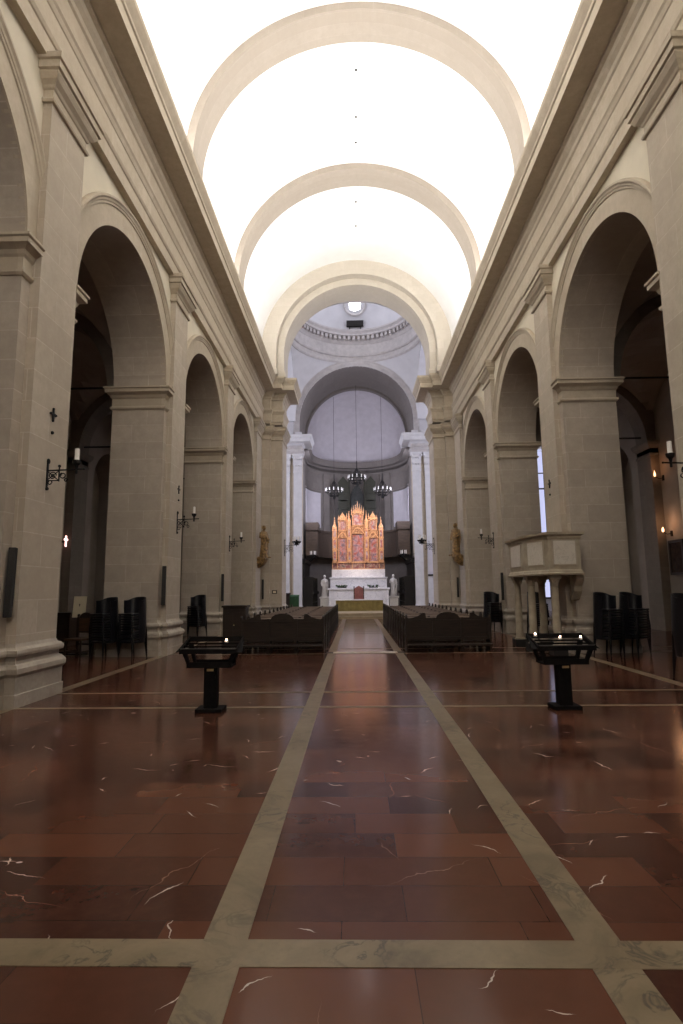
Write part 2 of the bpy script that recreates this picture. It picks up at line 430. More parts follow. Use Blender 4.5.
# ---------------------------------------------------------------- nave walls
def build_side(s):
    mir = s > 0
    side = 'right' if mir else 'left'
    # plaster wall over the arches
    bm = B(); n = 40
    for i in range(len(PC)-1):
        y0, y1 = PC[i], PC[i+1]; cy = (y0+y1)/2; r = (y1-y0)/2-HJ
        pts = [(cy-r*math.cos(PI*j/n), ZS+r*math.sin(PI*j/n)) for j in range(n+1)]
        prev = None
        for X, mi in ((XW, 0), (XA, 2)):
            top = ZA+.3 if X == XW else 12.0
            for a, b in zip(pts, pts[1:]):
                f = bm.faces.new([bm.verts.new(q) for q in ((X,a[0],a[1]),(X,b[0],b[1]),(X,b[0],top),(X,a[0],top))]); f.material_index = mi
            for a, b in ((y0, cy-r), (cy+r, y1)):
                f = bm.faces.new([bm.verts.new(q) for q in ((X,a,ZS),(X,b,ZS),(X,b,top),(X,a,top))]); f.material_index = mi
        for a, b in zip(pts, pts[1:]):
            f = bm.faces.new([bm.verts.new(q) for q in ((XW,a[0],a[1]),(XW,b[0],b[1]),(XA,b[0],b[1]),(XA,a[0],a[1]))]); f.material_index = 1
    f = bm.faces.new([bm.verts.new(q) for q in ((XW,YB,0),(XW,PC[0]-HJ,0),(XW,PC[0]-HJ,12),(XW,YB,12))])
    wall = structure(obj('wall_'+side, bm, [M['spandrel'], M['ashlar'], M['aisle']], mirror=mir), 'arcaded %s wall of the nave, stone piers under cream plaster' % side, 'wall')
    # entablature
    bm = B()
    mould(bm, [(XP,YB),(XP,YFA),(-4.66,YFA),(-4.66,YFB),(XI,YFB),(XI,YI)], ENTAB)
    e = obj('entablature', bm, M['moulding'], wall, mirror=mir)
    bm = B(); box(bm, -6.9, XP+.0, YB, 30.2, 12.0, 12.7); obj('wall_core', bm, M['aisle'], wall, mirror=mir)
    for i in range(len(PC)):
        c = PC[i]
        if i < len(PC)-1:
            bm = B(); box(bm, XA, XW, c-HJ, c+HJ, 0, ZS); pier = obj('pier', bm, M['ashlar'], wall, mirror=mir)
            bm = B(); box(bm, XW-.2, XP, c-HP, c+HP, .3, ZA+.1); pil = obj('pilaster', bm, M['pilaster'], wall, mirror=mir)
            bm = B(); mould(bm, [(XA,c-HJ),(XW,c-HJ),(XW,c-HP),(XP,c-HP),(XP,c+HP),(XW,c+HP),(XW,c+HJ),(XA,c+HJ)], BASE, True)
            obj('pier_base', bm, M['base'], pier, mirror=mir)
            bm = B(); mould(bm, [(XW,c+HP-.02),(XW,c+HJ),(XA,c+HJ),(XA,c-HJ),(XW,c-HJ),(XW,c-HP+.02)], IMPOST)
            obj('impost', bm, M['moulding'], pier, mirror=mir)
            bm = B(); mould(bm, [(XW,c-HP),(XP,c-HP),(XP,c+HP),(XW,c+HP)], CAPITAL); obj('capital', bm, M['moulding'], pil, mirror=mir)
            cy = (c+PC[i+1])/2; r = (PC[i+1]-c)/2-HJ
            bm = B()
            sweep_arc(bm, lambda u, w, t: (XW+t, cy+u, ZS+w), [(r,-.1),(r,.035),(r+.40,.035),(r+.41,.06),(r+.45,.065),(r+.46,.08),(r+.50,.09),(r+.53,.12),(r+.57,.12),(r+.59,.08),(r+.59,-.1)], 0, PI, 56)
            obj('archivolt', bm, M['moulding'], wall, mirror=mir)
        else:   # the crossing pier
            out = [(XA,c-HJ),(XW,c-HJ),(XW,c-HP),(XP,c-HP),(XP,YFA),(-4.66,YFA),(-4.66,YFB),(XI,YFB),(XI,YI),(XA,YI)]
            bm = B(); prism(bm, out, 0, 10.45); prism(bm, [(XA,c),(XP-.08,c),(XP-.08,YFA+.12),(-4.76,YFA+.12),(-4.76,YFB+.1),(XI-.1,YFB+.1),(XI-.1,YI),(XA,YI)], 10.45, 12.7); pier = obj('crossing_pier', bm, M['pilaster'], wall, mirror=mir)
            bm = B(); mould(bm, out, BASE, True); obj('pier_base', bm, M['base'], pier, mirror=mir)
            bm = B(); mould(bm, out[2:9], CAPITAL); obj('capital', bm, M['moulding'], pier, mirror=mir)
            bm = B(); mould(bm, [(XA,c-HJ),(XW,c-HJ),(XW,c-HP+.02)], IMPOST); obj('impost', bm, M['moulding'], pier, mirror=mir)
    # ---- aisle
    bm = B(); n = 24
    bays = [(PC[i], PC[i+1]) for i in range(len(PC)-1)]
    for y0, y1 in bays:   # outer wall with a blind arch in every bay
        cy = (y0+y1)/2; r = 1.6
        for X, hole in ((XO, True), (XO-1.2, False)):
            if hole:
                pts = [(cy-r*math.cos(PI*j/n), 6.2+r*math.sin(PI*j/n)) for j in range(n+1)]
                for a, b in zip(pts, pts[1:]):
                    bm.faces.new([bm.verts.new(q) for q in ((X,a[0],a[1]),(X,b[0],b[1]),(X,b[0],11),(X,a[0],11))])
                    bm.faces.new([bm.verts.new(q) for q in ((X,a[0],a[1]),(X,b[0],b[1]),(X-1.2,b[0],b[1]),(X-1.2,a[0],a[1]))])
                for a, b in ((y0, cy-r), (cy+r, y1)):
                    bm.faces.new([bm.verts.new(q) for q in ((X,a,0),(X,b,0),(X,b,11),(X,a,11))])
                for a in (cy-r, cy+r):
                    bm.faces.new([bm.verts.new(q) for q in ((X,a,0),(X-1.2,a,0),(X-1.2,a,6.2),(X,a,6.2))])
            else:
                bm.faces.new([bm.verts.new(q) for q in ((X,y0,0),(X,y1,0),(X,y1,11),(X,y0,11))])
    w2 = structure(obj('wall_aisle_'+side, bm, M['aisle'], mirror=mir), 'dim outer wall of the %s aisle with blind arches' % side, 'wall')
    for c in PC:
        bm = B(); box(bm, XO-.1, XO+.32, c-.5, c+.5, 0, 7.0); q = obj('pilaster', bm, M['aislestone'], w2, mirror=mir)
        bm = B(); mould(bm, [(XO,c-.5),(XO+.32,c-.5),(XO+.32,c+.5),(XO,c+.5)], [(-.05,6.5),(.03,6.5),(.03,6.6),(0,6.62),(0,6.8),(.1,6.9),(.14,7.0),(.14,7.08),(-.05,7.08)])
        obj('capital', bm, M['aislestone'], q, mirror=mir)
    bm = B(); m = 20
    for y0, y1 in bays:
        cx, cy, hx, hy = (XA+XO)/2, (y0+y1)/2, (XA-XO)/2, (y1-y0)/2
        rows = []
        for i in range(m+1):
            row = []
            for j in range(m+1):
                u = -math.cos(PI*i/m); v = -math.cos(PI*j/m)
                z = ZS+2.6*max(math.sqrt(max(0, 1-u*u)), math.sqrt(max(0, 1-v*v)))
                row.append((cx+u*hx, cy+v*hy, z))
            rows.append(row)
        grid(bm, rows)
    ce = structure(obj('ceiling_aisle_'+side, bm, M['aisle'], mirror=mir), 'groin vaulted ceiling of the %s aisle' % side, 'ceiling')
    for c in PC:
        cx, hx = (XA+XO)/2, (XA-XO)/2
        bm = B()
        sweep_arc(bm, lambda u, w, t: (cx+u, c+t, ZS+w*1.16), [(hx-.35,-.4),(hx-.35,.4),(hx+.2,.4),(hx+.2,-.4)], 0, PI, 24)
        obj('transverse_arch', bm, M['aislestone'], ce, mirror=mir)
        bm = B(); tube(bm, [(XA,c,ZS+.25),(XO,c,ZS+.25)], .03, 6); obj('tie_rod', bm, M['iron'], ce, mirror=mir)
    return wall
WL = build_side(-1); WR = build_side(1)

bm = B(); box(bm, XO, XA, 30.3, 30.5, 0, 9.7); structure(obj('wall_aisle_end', bm, M['aisle']), 'dark wall closing the far end of the left aisle', 'wall')

# ---------------------------------------------------------------- nave vault
bm = B()
sweep_arc(bm, lambda u, w, t: (u, t, ZC+w), [(RV,YB),(RV,28.6),(RV+.25,28.6),(RV+.25,YB)], 0, PI, 72, legs=ZC-12.6)
ceil = structure(obj('ceiling', bm, M['vault'], smooth=True, auto=30), 'white plaster barrel vault over the nave', 'ceiling')
for c in PC[:-1]:
    bm = B()
    sweep_arc(bm, lambda u, w, t: (u, c+t, ZC+w), [(RR,-.52),(RR,.52),(RV+.05,.52),(RV+.05,-.52)], 0, PI, 72, legs=ZC-12.6)
    obj('rib', bm, M['rib'], ceil)
for yy in (10.2, 12.0, 13.6, 16.7, 18.6, 19.8, 23.2, 24.9):     # small dark fixing holes along the crown
    bm = B(); lathe(bm, [(.0,-.03),(.035,-.03),(.04,0),(.0,.0)], 10, (.03, yy, ZC+RV)); obj('fixing_eye', bm, M['iron'], ceil)
bm = B()
fr = lambda u, w, t: (u, t, ZC+w)
sweep_arc(bm, fr, [(4.22,27.75),(4.22,28.7),(5.1,28.7),(5.1,27.75)], 0, PI, 72, legs=ZC-12.7)
sweep_arc(bm, fr, [(3.86,28.2),(3.86,29.9),(4.5,29.9),(4.5,28.2)], 0, PI, 72, legs=ZC-12.7)
ca = structure(obj('trim_crossing_arch', bm, M['ring'], smooth=True, auto=30), 'stepped stone arch where the nave vault meets the crossing', 'arch')
for s in (-1, 1):
    bm = B()
    mould(bm, [(-5.0,27.75),(-4.22,27.75),(-4.22,28.2),(-3.86,28.2),(-3.86,29.9)], [(-.1,12.75),(.08,12.75),(.08,13.0),(.05,13.04),(.05,13.1),(-.1,13.12)])
    obj('arch_foot', bm, M['ring'], ca, mirror=s > 0)
bm = B(); box(bm, -14, 14, YB-.3, YB, -.1, 20); structure(obj('wall_back', bm, M['spandrel']), 'plain entrance wall behind the viewer', 'wall')

# ---------------------------------------------------------------- crossing, dome, transepts
CY, HW, RC = 34.8, 4.4, 4.12
ZSP = 13.72
bm = B()
RS = HW*math.sqrt(2); nt_, nr = 96, 10
rows = []
for i in range(nt_+1):
    a = 2*PI*i/nt_; rm = HW/max(abs(math.cos(a)), abs(math.sin(a)))
    row = []
    for j in range(nr+1):
        rho = HW+(rm-HW)*j/nr
        row.append((rho*math.cos(a), CY+rho*math.sin(a), ZSP+math.sqrt(max(0, RS*RS-rho*rho))))
    rows.append(row)
grid(bm, rows)
zr = ZSP+HW
dome = structure(obj('ceiling_crossing', bm, M['pale'], smooth=True), 'bluish plaster pendentives over the crossing', 'ceiling')
bm = B()   # ring cornice
prof = [(HW+.3,zr-.05),(HW-.02,zr-.05),(HW-.10,zr+.05),(HW-.10,zr+.16),(HW-.02,zr+.2),(HW-.02,zr+.42),(HW-.12,zr+.46),(HW-.16,zr+.56),(HW-.05,zr+.6),(HW-.05,zr+1.35),(HW-.12,zr+1.4),(HW-.16,zr+1.5),(HW-.2,zr+1.55),(HW-.2,zr+1.85),(HW-.5,zr+1.9),(HW-.5,zr+2.05),(HW-.62,zr+2.2),(HW-.62,zr+2.3),(HW-.3,zr+2.35),(HW+.3,zr+2.35)]
lathe(bm, prof, 96, (0,CY,0), caps=False)
ring = obj('ring_cornice', bm, M['palemould'], dome, smooth=True, auto=35)
bm = B()
for i in range(72):
    a0 = 2*PI*i/72; a1 = a0+2*PI/72*.55
    for (ra, rb, za, zb) in ((HW-.42, HW-.1, zr+1.62, zr+1.88),):
        pts = [(rr*math.cos(a), CY+rr*math.sin(a)) for rr, a in ((rb,a0),(ra,a0),(ra,a1),(rb,a1))]
        prism(bm, pts, za, zb)
dn = obj('dentil_course', bm, M['palemould'], ring); dn['kind'] = 'stuff'
bm = B()
RD = HW-.3; zd = zr+2.3
lathe(bm, [(RD*math.cos(PI/2*i/16), RD*math.sin(PI/2*i/16)) for i in range(17)], 64, (0,CY,zd), caps=False)
obj('dome_shell', bm, M['pale'], dome, smooth=True)
# round window low in the dome, facing the nave
zo = 22.25; ro = math.sqrt(RD*RD-(zo-zd)**2)
win = D.objects.new('window_1', None); COL.objects.link(win); win.location = (0, CY+ro-.12, zo); win.rotation_euler = (math.asin((zo-zd)/RD), 0, 0)
structure(win, 'round bright window low in the dome above the chancel arch', 'window')
bm = B()
pr = []
for i in range(32):
    a = 2*PI*i/32
    pr.append([(rr*math.cos(a), yy, rr*math.sin(a)) for rr, yy in ((.86,.35),(.86,-.06),(.74,-.06),(.58,.22),(.58,.35))])
pr.append(pr[0]); grid(bm, pr); obj('window_frame', bm, M['palemould'], win, smooth=True, auto=30)
bm = B(); bm.faces.new([bm.verts.new((.6*math.cos(2*PI*i/32), .08, .6*math.sin(2*PI*i/32))) for i in range(32)]); obj('pane', bm, M['daylight'], win)
bm = B(); box(bm, -.62, .62, CY+HW-.62, CY+HW-.3, zr+2.6, zr+3.0)
for x in (-.4, .4): box(bm, x-.04, x+.04, CY+HW-.5, CY+HW-.42, zr+2.33, zr+2.6)
for i in range(3): box(bm, -.5, .5, CY+HW-.65, CY+HW-.6, zr+2.68+i*.1, zr+2.72+i*.1)
tag(obj('floodlight_box', bm, M['speaker']), 'dark slatted box on the dome cornice under the round window', 'box')

# walls of the crossing: chancel side, with the arch and the transept backs
def arch_plane(bm, Y, r, zs, x1, ztop, y2, n=48, mi=0):
    pts = [(-r*math.cos(PI*j/n), zs+r*math.sin(PI*j/n)) for j in range(n+1)]
    for a, b in zip(pts, pts[1:]):
        bm.faces.new([bm.verts.new(q) for q in ((a[0],Y,a[1]),(b[0],Y,b[1]),(b[0],Y,ztop),(a[0],Y,ztop))])
    for s in (-1, 1):
        bm.faces.new([bm.verts.new(q) for q in ((s*r,Y,0),(s*x1,Y,0),(s*x1,Y,ztop),(s*r,Y,ztop))])
YC = CY+HW
bm = B(); arch_plane(bm, YC, RC, ZSP, 14, 18.4, YC)
wc = structure(obj('wall_far', bm, M['pale']), 'pale wall around the arch that opens into the chancel', 'wall')
bm = B(); sweep_arc(bm, lambda u, w, t: (u, YC+t, ZSP+w), [(RC,.1),(RC,-.10),(RC+.14,-.10),(RC+.14,-.13),(RC+.34,-.13),(RC+.37,-.17),(RC+.42,-.17),(RC+.42,.1)], 0, PI, 64, legs=ZSP-12.6)
obj('archivolt', bm, M['palemould'], wc)
bm = B(); sweep_arc(bm, lambda u, w, t: (u, t, ZSP+w), [(RC,YC),(RC,43.9),(RC+.2,43.9),(RC+.2,YC)], 0, PI, 48, legs=ZSP-12.3)
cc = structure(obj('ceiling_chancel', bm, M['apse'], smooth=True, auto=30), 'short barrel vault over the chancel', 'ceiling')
bm = B(); sweep_arc(bm, lambda u, w, t: (u, 43.8+t, ZSP+w), [(RC-.16,-.5),(RC-.16,.0),(RC+.2,.0),(RC+.2,-.5)], 0, PI, 48, legs=ZSP-12.3); obj('rib', bm, M['apse'], cc)
# apse
YA, RA = 43.8, 4.12
bm = B()
rows = []
for i in range(33):
    a = PI-PI*i/32
    rows.append([(RA*math.cos(a)*math.cos(PI/2*j/16), YA+RA*math.sin(a)*math.cos(PI/2*j/16), ZSP+RA*math.sin(PI/2*j/16)) for j in range(17)])
grid(bm, rows)
rows = []
for i in range(33):
    a = PI-PI*i/32
    rows.append([(RA*math.cos(a), YA+RA*math.sin(a), z) for z in (12.3, ZSP)])
grid(bm, rows)
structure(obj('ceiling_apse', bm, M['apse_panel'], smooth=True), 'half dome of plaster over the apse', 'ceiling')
arc = [(RA*math.cos(PI-PI*i/40), YA+RA*math.sin(PI-PI*i/40)) for i in range(41)]
bm = B()
rows = [[(x, y, z) for z in (0, 11.9)] for x, y in [(-RC, YC)]+arc+[(RC, YC)]]
grid(bm, rows)
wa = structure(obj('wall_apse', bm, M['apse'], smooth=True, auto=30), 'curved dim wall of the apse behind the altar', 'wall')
bm = B()
EN2 = [(d, z-.12) for d, z in [(-.2,11.3),(.03,11.3),(.03,11.5),(.06,11.55),(.06,11.68),(.10,11.74),(.0,11.78),(.0,12.0),(.08,12.06),(.12,12.12),(.62,12.14),(.62,12.36),(.72,12.5),(.74,12.62),(-.2,12.64)]]
mould(bm, [(-RC,YC+.8)]+arc+[(RC,YC+.8)], [(d*.8, z) for d, z in EN2]); obj('cornice', bm, M['apse'], wa, smooth=True, auto=30)
bm = B(); mould(bm, arc, [(-.1,9.75),(.08,9.75),(.10,9.85),(.05,9.9),(-.1,9.9)]); obj('string_course', bm, M['apse'], wa, smooth=True, auto=30)
bm = B()
def arc_patch(bm, a0, a1, z0, z1, r0, r1, n=10):
    for ii in range(n):
        pa, pb = a0+(a1-a0)*ii/n, a0+(a1-a0)*(ii+1)/n
        prism(bm, [(r*math.cos(a), YA+r*math.sin(a)) for r, a in ((r1,pa),(r1,pb),(r0,pb),(r0,pa))], z0, z1)
for s in (0, 1):
    bm = B(); a0, a1 = (PI-.02, PI-.72) if s == 0 else (.02, .72)
    arc_patch(bm, a0, a1, 6.75, 9.7, RA-.02, RA-.06); obj('plaster_panel', bm, M['apse_panel'], wa, smooth=True, auto=30)
    for da in (.86, 1.14):
        a = PI-da if s == 0 else da
        bm = B(); arc_patch(bm, a-.075, a+.075, 4.5, 11.4, RA-.2, RA+.05, 3); obj('pilaster', bm, M['apse'], wa)
# chancel piers
for s in (-1, 1):
    mir = s > 0
    P = [(-14,YC),(-5.3,YC),(-5.3,YC-.25),(-3.92,YC-.25),(-3.92,YC+.8),(-RC-.05,YC+.8)]
    bm = B(); mould(bm, P, [(-.2,11.18),(.05,11.18),(.05,11.38),(.08,11.43),(.08,11.56),(.12,11.62),(.02,11.66),(.02,11.9),(-.2,11.9)]); obj('architrave', bm, M['palemould'], wc, mirror=mir)
    bm = B(); mould(bm, P, [(-.2,11.86)]+[(d+.02, z) for d, z in EN2[7:]]); obj('cornice', bm, M['white'], wc, mirror=mir)
    bm = B(); box(bm, -5.25, -3.95, YC-.12, YC+.8, 0, 12.4); core = obj('chancel_pier', bm, M['moulding'], wc, mirror=mir)
    for x0, x1 in ((-5.22,-4.80),(-4.52,-3.93)):
        bm = B(); box(bm, x0, x1, YC-.24, YC-.1, .3, 10.0); box(bm, x0-.05, x1+.05, YC-.30, YC-.1, 0, .55)
        pl = obj('pilaster', bm, M['white'], core, mirror=mir)
        bm = B()
        box(bm, x0-.03, x1+.03, YC-.28, YC-.1, 9.9, 9.98)
        xc = (x0+x1)/2; w = (x1-x0)/2
        for zi, (za, zb, e) in enumerate(((9.98,10.45,.02),(10.45,10.9,.06),(10.9,11.1,.1))):
            box(bm, x0-e*.6, x1+e*.6, YC-.25-e, YC-.1, za, zb)
        for q in range(3):      # leaf curls
            for zz in (10.4, 10.85):
                ball(bm, (x0+(q+.5)*(x1-x0)/3, YC-.31, zz), .075, 6)
        for q in (x0-.03, x1+.03): ball(bm, (q, YC-.33, 11.02), .1, 8)
        box(bm, x0-.1, x1+.1, YC-.38, YC-.1, 11.1, 11.25)
        obj('capital', bm, M['white'], core, mirror=mir)
    bm = B(); 
    for x0, x1 in ((-4.95,-4.62),(-4.42,-3.95)): box(bm, x0, x1, YC-.2, YC, 12.45, 12.9); box(bm, x0-.05, x1+.05, YC-.26, YC, 12.45, 12.7)
    obj('arch_foot', bm, M['white'], wc, mirror=mir)
    # transept: vault, end wall, arches to the crossing
    bm = B(); sweep_arc(bm, lambda u, w, t: (t, CY+u, ZSP+w), [(RC,-14),(RC,-HW),(RC+.2,-HW),(RC+.2,-14)], 0, PI, 32, legs=.01)
    v = structure(obj('ceiling_transept_'+('right' if mir else 'left'), bm, M['pale'], smooth=True, auto=30, mirror=mir), 'barrel vault of the %s transept arm' % ('right' if mir else 'left'), 'ceiling')
    bm = B(); box(bm, -14.3, -14, 27, 40, 0, 20); structure(obj('wall_transept_'+('right' if mir else 'left'), bm, M['pale'], mirror=mir), 'end wall of the %s transept arm' % ('right' if mir else 'left'), 'wall')
    bm = B(); box(bm, -14, XO, 28.0, 30.2, 0, 14); box(bm, XO, XA, 28.6, 30.2, 9.6, 14)
    structure(obj('wall_transept_front_'+('right' if mir else 'left'), bm, M['pale'], mirror=mir), 'wall over the arch from the %s aisle to the transept' % ('right' if mir else 'left'), 'wall')
# tall bright window in the transept seen past the second right-hand arch
w2 = D.objects.new('window_2', None); COL.objects.link(w2); w2.location = (12.95, YC-.05, 0); structure(w2, 'tall narrow bluish window seen past the second right arch', 'window')
bm = B()
for x in (-.25, .25): box(bm, x-.04, x+.04, -.1, .05, .9, 12.4)
for z in (.9, 12.4, 4.7, 8.5): box(bm, -.25, .25, -.1, .05, z-.05, z+.05)
obj('window_frame', bm, M['iron'], w2)
bm = B(); bm.faces.new([bm.verts.new(q) for q in ((-.25,0,.9),(.25,0,.9),(.25,0,12.4),(-.25,0,12.4))]); obj('pane', bm, M['daylight2'], w2)

# ---------------------------------------------------------------- chancel furniture
bm = B(); box(bm, -3.9, 3.9, 31.0, 47.4, 0, .15); box(bm, -3.9, 3.9, 31.4, 47.4, .15, .30)
structure(obj('trim_chancel_steps', bm, M['step']), 'two low stone steps up to the altar platform', 'steps')
PZ = .30
t = thing('altar', 'white veined marble high altar with stepped shelves under the gilded altarpiece', 'altar', (0,40.2,PZ))
bm = B(); box(bm, -2.1, 2.1, -.5, .6, 0, 1.3); 
for x in (-2.1, -1.75, 1.6, 1.95): box(bm, x, x+.15, -.54, -.5, .1, 1.25)
obj('table_base', bm, M['marble'], t, bevel=.01)
bm = B(); box(bm, -2.2, 2.2, -.6, .6, 1.3, 1.42); obj('table_slab', bm, M['marble'], t, bevel=.015)
bm = B(); box(bm, -2.02, 2.02, .0, 1.3, 1.42, 2.08); box(bm, -2.07, 2.07, -.05, 1.35, 2.08, 2.18); obj('lower_shelf', bm, M['marble'], t, bevel=.01)
bm = B(); box(bm, -1.92, 1.92, .35, 1.3, 2.18, 2.75)
for x in (-1.3, -.45, .45, 1.3): box(bm, x-.012, x+.012, .335, .36, 2.2, 2.74)
obj('upper_shelf', bm, M['marble'], t, bevel=.01)

# altarpiece: three gabled panels between pinnacled buttresses over a predella
AY, AZ = 41.0, PZ+2.75
t = thing('altarpiece', 'tall gilded gothic altarpiece with painted panels and pinnacles, standing on the altar', 'altarpiece', (0,AY,AZ))
bm = B(); box(bm, -1.9, 1.9, -.12, .25, 0, .07); box(bm, -1.9, 1.9, -.12, .25, .50, .57)
for x in (-1.9, -1.55, -.46, .42, 1.51, 1.86): box(bm, x, x+.05, -.12, .2, .07, .5)
obj('predella_frame', bm, M['gold'], t)
for x0, x1 in ((-1.86,-1.55),(-1.5,-.46),(-.41,.42),(.47,1.51),(1.56,1.86)):
    bm = B(); box(bm, x0, x1, -.06, .1, .07, .5); obj('predella_painting', bm, M['predella'], t)
def gable_panel(x0, x1, z0, z1, rise, mat, name, depth=0):
    """gilded pointed frame around a painted field"""
    xm, hw = (x0+x1)/2, (x1-x0)/2
    def outline(i, zb, zt, rs):
        L = [(x0+i, zb), (x1-i, zb)]
        n = 10
        for j in range(n+1):
            u = j/n; L.append((x1-i-(hw-i)*u, zt+rs*math.sin(u*PI/2)**1.1))
        for j in range(1, n+1):
            u = j/n; L.append((xm-(hw-i)*u, zt+rs*math.cos(u*PI/2)**1.1 if u < 1 else zt))
        return L
    o1 = outline(0, z0, z1, rise); o2 = outline(.05, z0+.05, z1-.02, rise-.07)
    b = B()
    va = [b.verts.new((x, -.12, z)) for x, z in o1]; vb = [b.verts.new((x, -.12, z)) for x, z in o2]
    vc = [b.verts.new((x, .15, z)) for x, z in o1]; vd = [b.verts.new((x, -.02, z)) for x, z in o2]
    n = len(o1)
    for i in range(n):
        j = (i+1) % n
        b.faces.new((va[i], va[j], vb[j], vb[i])); b.faces.new((va[i], va[j], vc[j], vc[i])); b.faces.new((vb[i], vb[j], vd[j], vd[i]))
    f = obj(name+'_frame', b, M['gold'], t)
    b = B(); plate(b, [(x, -.03, z) for x, z in o2], (0, .1, 0)); obj(name+'_painting', b, mat, t)
    b = B(); r_ = hw-.13
    tube(b, [(xm-r_, -.05, z0+.1)]+[(xm-r_*math.cos(PI*q/14), -.05, z1-.12+min(rise, hw)*.8*math.sin(PI*q/14)) for q in range(15)]+[(xm+r_, -.05, z0+.1)], .017, 5)
    for q in range(5): ball(b, (xm-r_+2*r_*q/4, -.05, z1-.05+.1*math.sin(PI*q/4)), .028, 5)
    obj(name+'_tracery', b, M['gold'], t)
    return f
def crockets(b, x0, x1, z, h, n=4):
    xm = (x0+x1)/2
    for s in (-1, 1):
        for i in range(n):
            u = i/n; xx = xm+s*(x1-x0)/2*(1-u)
            ball(b, (xx, -.04, z+h*u+.03), .045, 6, sz=1.6)
    tube(b, [(xm,-.04,z+h-.1), (xm,-.04,z+h+.14)], [.05, .008], 6); ball(b, (xm,-.04,z+h+.02), .06, 6)
def triangle_gable(x0, x1, z, h, nm):
    b = B(); plate(b, [(x0,-.1,z),(x1,-.1,z),((x0+x1)/2,-.1,z+h)], (0,.2,0)); crockets(b, x0, x1, z, h); 
    lathe(b, [(.0,-.02),(.09,-.02),(.09,.0),(0,0)], 12, ((x0+x1)/2,-.1,z+h*.35)); obj(nm, b, M['gold'], t)
gable_panel(-1.48, -.76, .57, 2.45, .45, M['panel_a'], 'side_panel')
gable_panel(.76, 1.48, .57, 2.45, .45, M['panel_a'], 'side_panel')
gable_panel(-.50, .50, .57, 2.75, .5, M['panel_a'], 'central_panel')
for s in (-1, 1):
    b = B(); plate(b, [(s*.76,-.1,2.4),(s*1.48,-.1,2.4),(s*1.48,-.1,3.0),(s*.76,-.1,3.0)], (0,.2,0)); obj('spandrel_board', b, M['goldwork'], t)
    gable_panel(min(s*.80,s*1.42), max(s*.80,s*1.42), 3.0, 3.72, .2, M['panel_b'], 'upper_panel')
    triangle_gable(min(s*.8,s*1.42), max(s*.8,s*1.42), 3.86, .45, 'gable')
b = B(); plate(b, [(-.5,-.1,2.7),(.5,-.1,2.7),(.5,-.1,3.4),(-.5,-.1,3.4)], (0,.2,0)); obj('spandrel_board', b, M['goldwork'], t)
gable_panel(-.42, .42, 3.38, 4.2, .25, M['panel_b'], 'upper_panel'); triangle_gable(-.42, .42, 4.36, .42, 'gable')
for x, w, h in ((-1.70,.16,3.6),(-.63,.125,4.1),(.63,.125,4.1),(1.70,.16,3.6)):
    b = B(); box(b, x-w, x+w, -.2, .2, .5, h-.35); 
    for z in (.57, 1.5, 2.4, 3.0): box(b, x-w-.03, x+w+.03, -.23, .2, z, z+.06)
    for q in (-1, 1): box(b, x+q*w*.75-.02, x+q*w*.75+.02, -.24, -.2, .6, h-.4)
    lathe(b, [(w*1.2,0),(w*.5,.25),(.01,.75)], 4, (x,0,h-.35)); ball(b, (x,0,h+.4), .04, 6)
    bt = obj('buttress', b, M['gold'], t)
    for i, z in enumerate((.75, 1.65, 2.5)):
        b = B(); box(b, x-w*.55, x+w*.55, -.215, -.19, z, z+.62); obj('saint_panel', b, M['panel_b'], bt)
for x, z0, z1 in ((-.44,4.2,4.85),(.44,4.2,4.85),(-.30,4.4,5.0),(.30,4.4,5.0),(-.80,3.7,4.4),(.80,3.7,4.4),(-1.42,3.6,4.25),(1.42,3.6,4.25),(0,4.75,5.35),(-.15,4.6,5.1),(.15,4.6,5.1)):
    b = B(); tube(b, [(x,.05,z0),(x,.05,z1-.3),(x,.05,z1)], [.04,.035,.006], 6); ball(b, (x,.05,z1-.32), .055, 6); obj('pinnacle', b, M['gold'], t)

t.scale = (1, 1, .955)
# free-standing celebration altar, chair, plants
t = thing('altar_table', 'long low altar table with an olive gold cloth front, before the marble altar', 'table', (0,35.2,PZ))
b = B()
for i in range(40):   # softly pleated frontal
    x0 = -1.45+2.9*i/40; x1 = x0+2.9/40
    d0 = .015*math.sin(i*1.7); d1 = .015*math.sin((i+1)*1.7)
    b.faces.new([b.verts.new(q) for q in ((x0,-.42+d0,0),(x1,-.42+d1,0),(x1,-.42,.66),(x0,-.42,.66))])
obj('frontal_cloth', b, M['frontal'], t, smooth=True)
b = B(); box(b, -1.42, 1.42, -.38, .4, 0, .64); obj('table_base', b, M['brownwood'], t)
b = B(); box(b, -1.5, 1.5, -.46, .46, .64, .70); obj('table_top', b, M['marble'], t, bevel=.01)
t = thing('throne_chair', 'red upholstered armchair with carved top in front of the marble altar', 'chair', (0,38.4,PZ+.25)); t.scale = (.85,.85,.9)
b = B(); plate(b, [(-.36,.2,.45),(.36,.2,.45),(.36,.2,1.25),(.2,.2,1.36),(0,.2,1.46),(-.2,.2,1.36),(-.36,.2,1.25)], (0,.1,0)); obj('backrest', b, M['redcloth'], t, bevel=.02)
b = B(); box(b, -.36, .36, -.35, .22, .38, .52); obj('seat', b, M['redcloth'], t, bevel=.03)
for x in (-.38, .38):
    b = B(); tube(b, [(x,-.34,.75),(x,.24,.78)], .035); tube(b, [(x,-.32,.45),(x,-.32,.75)], .03); obj('armrest', b, M['brownwood'], t)
    b = B(); box(b, x-.04, x+.04, .2, .3, .3, 1.3); ball(b, (x,.25,1.36), .06); obj('back_post', b, M['brownwood'], t)
    for y in (-.32, .22):
        b = B(); tube(b, [(x*.92,y,0),(x*.92,y,.4)], [.03,.04]); obj('leg', b, M['brownwood'], t)
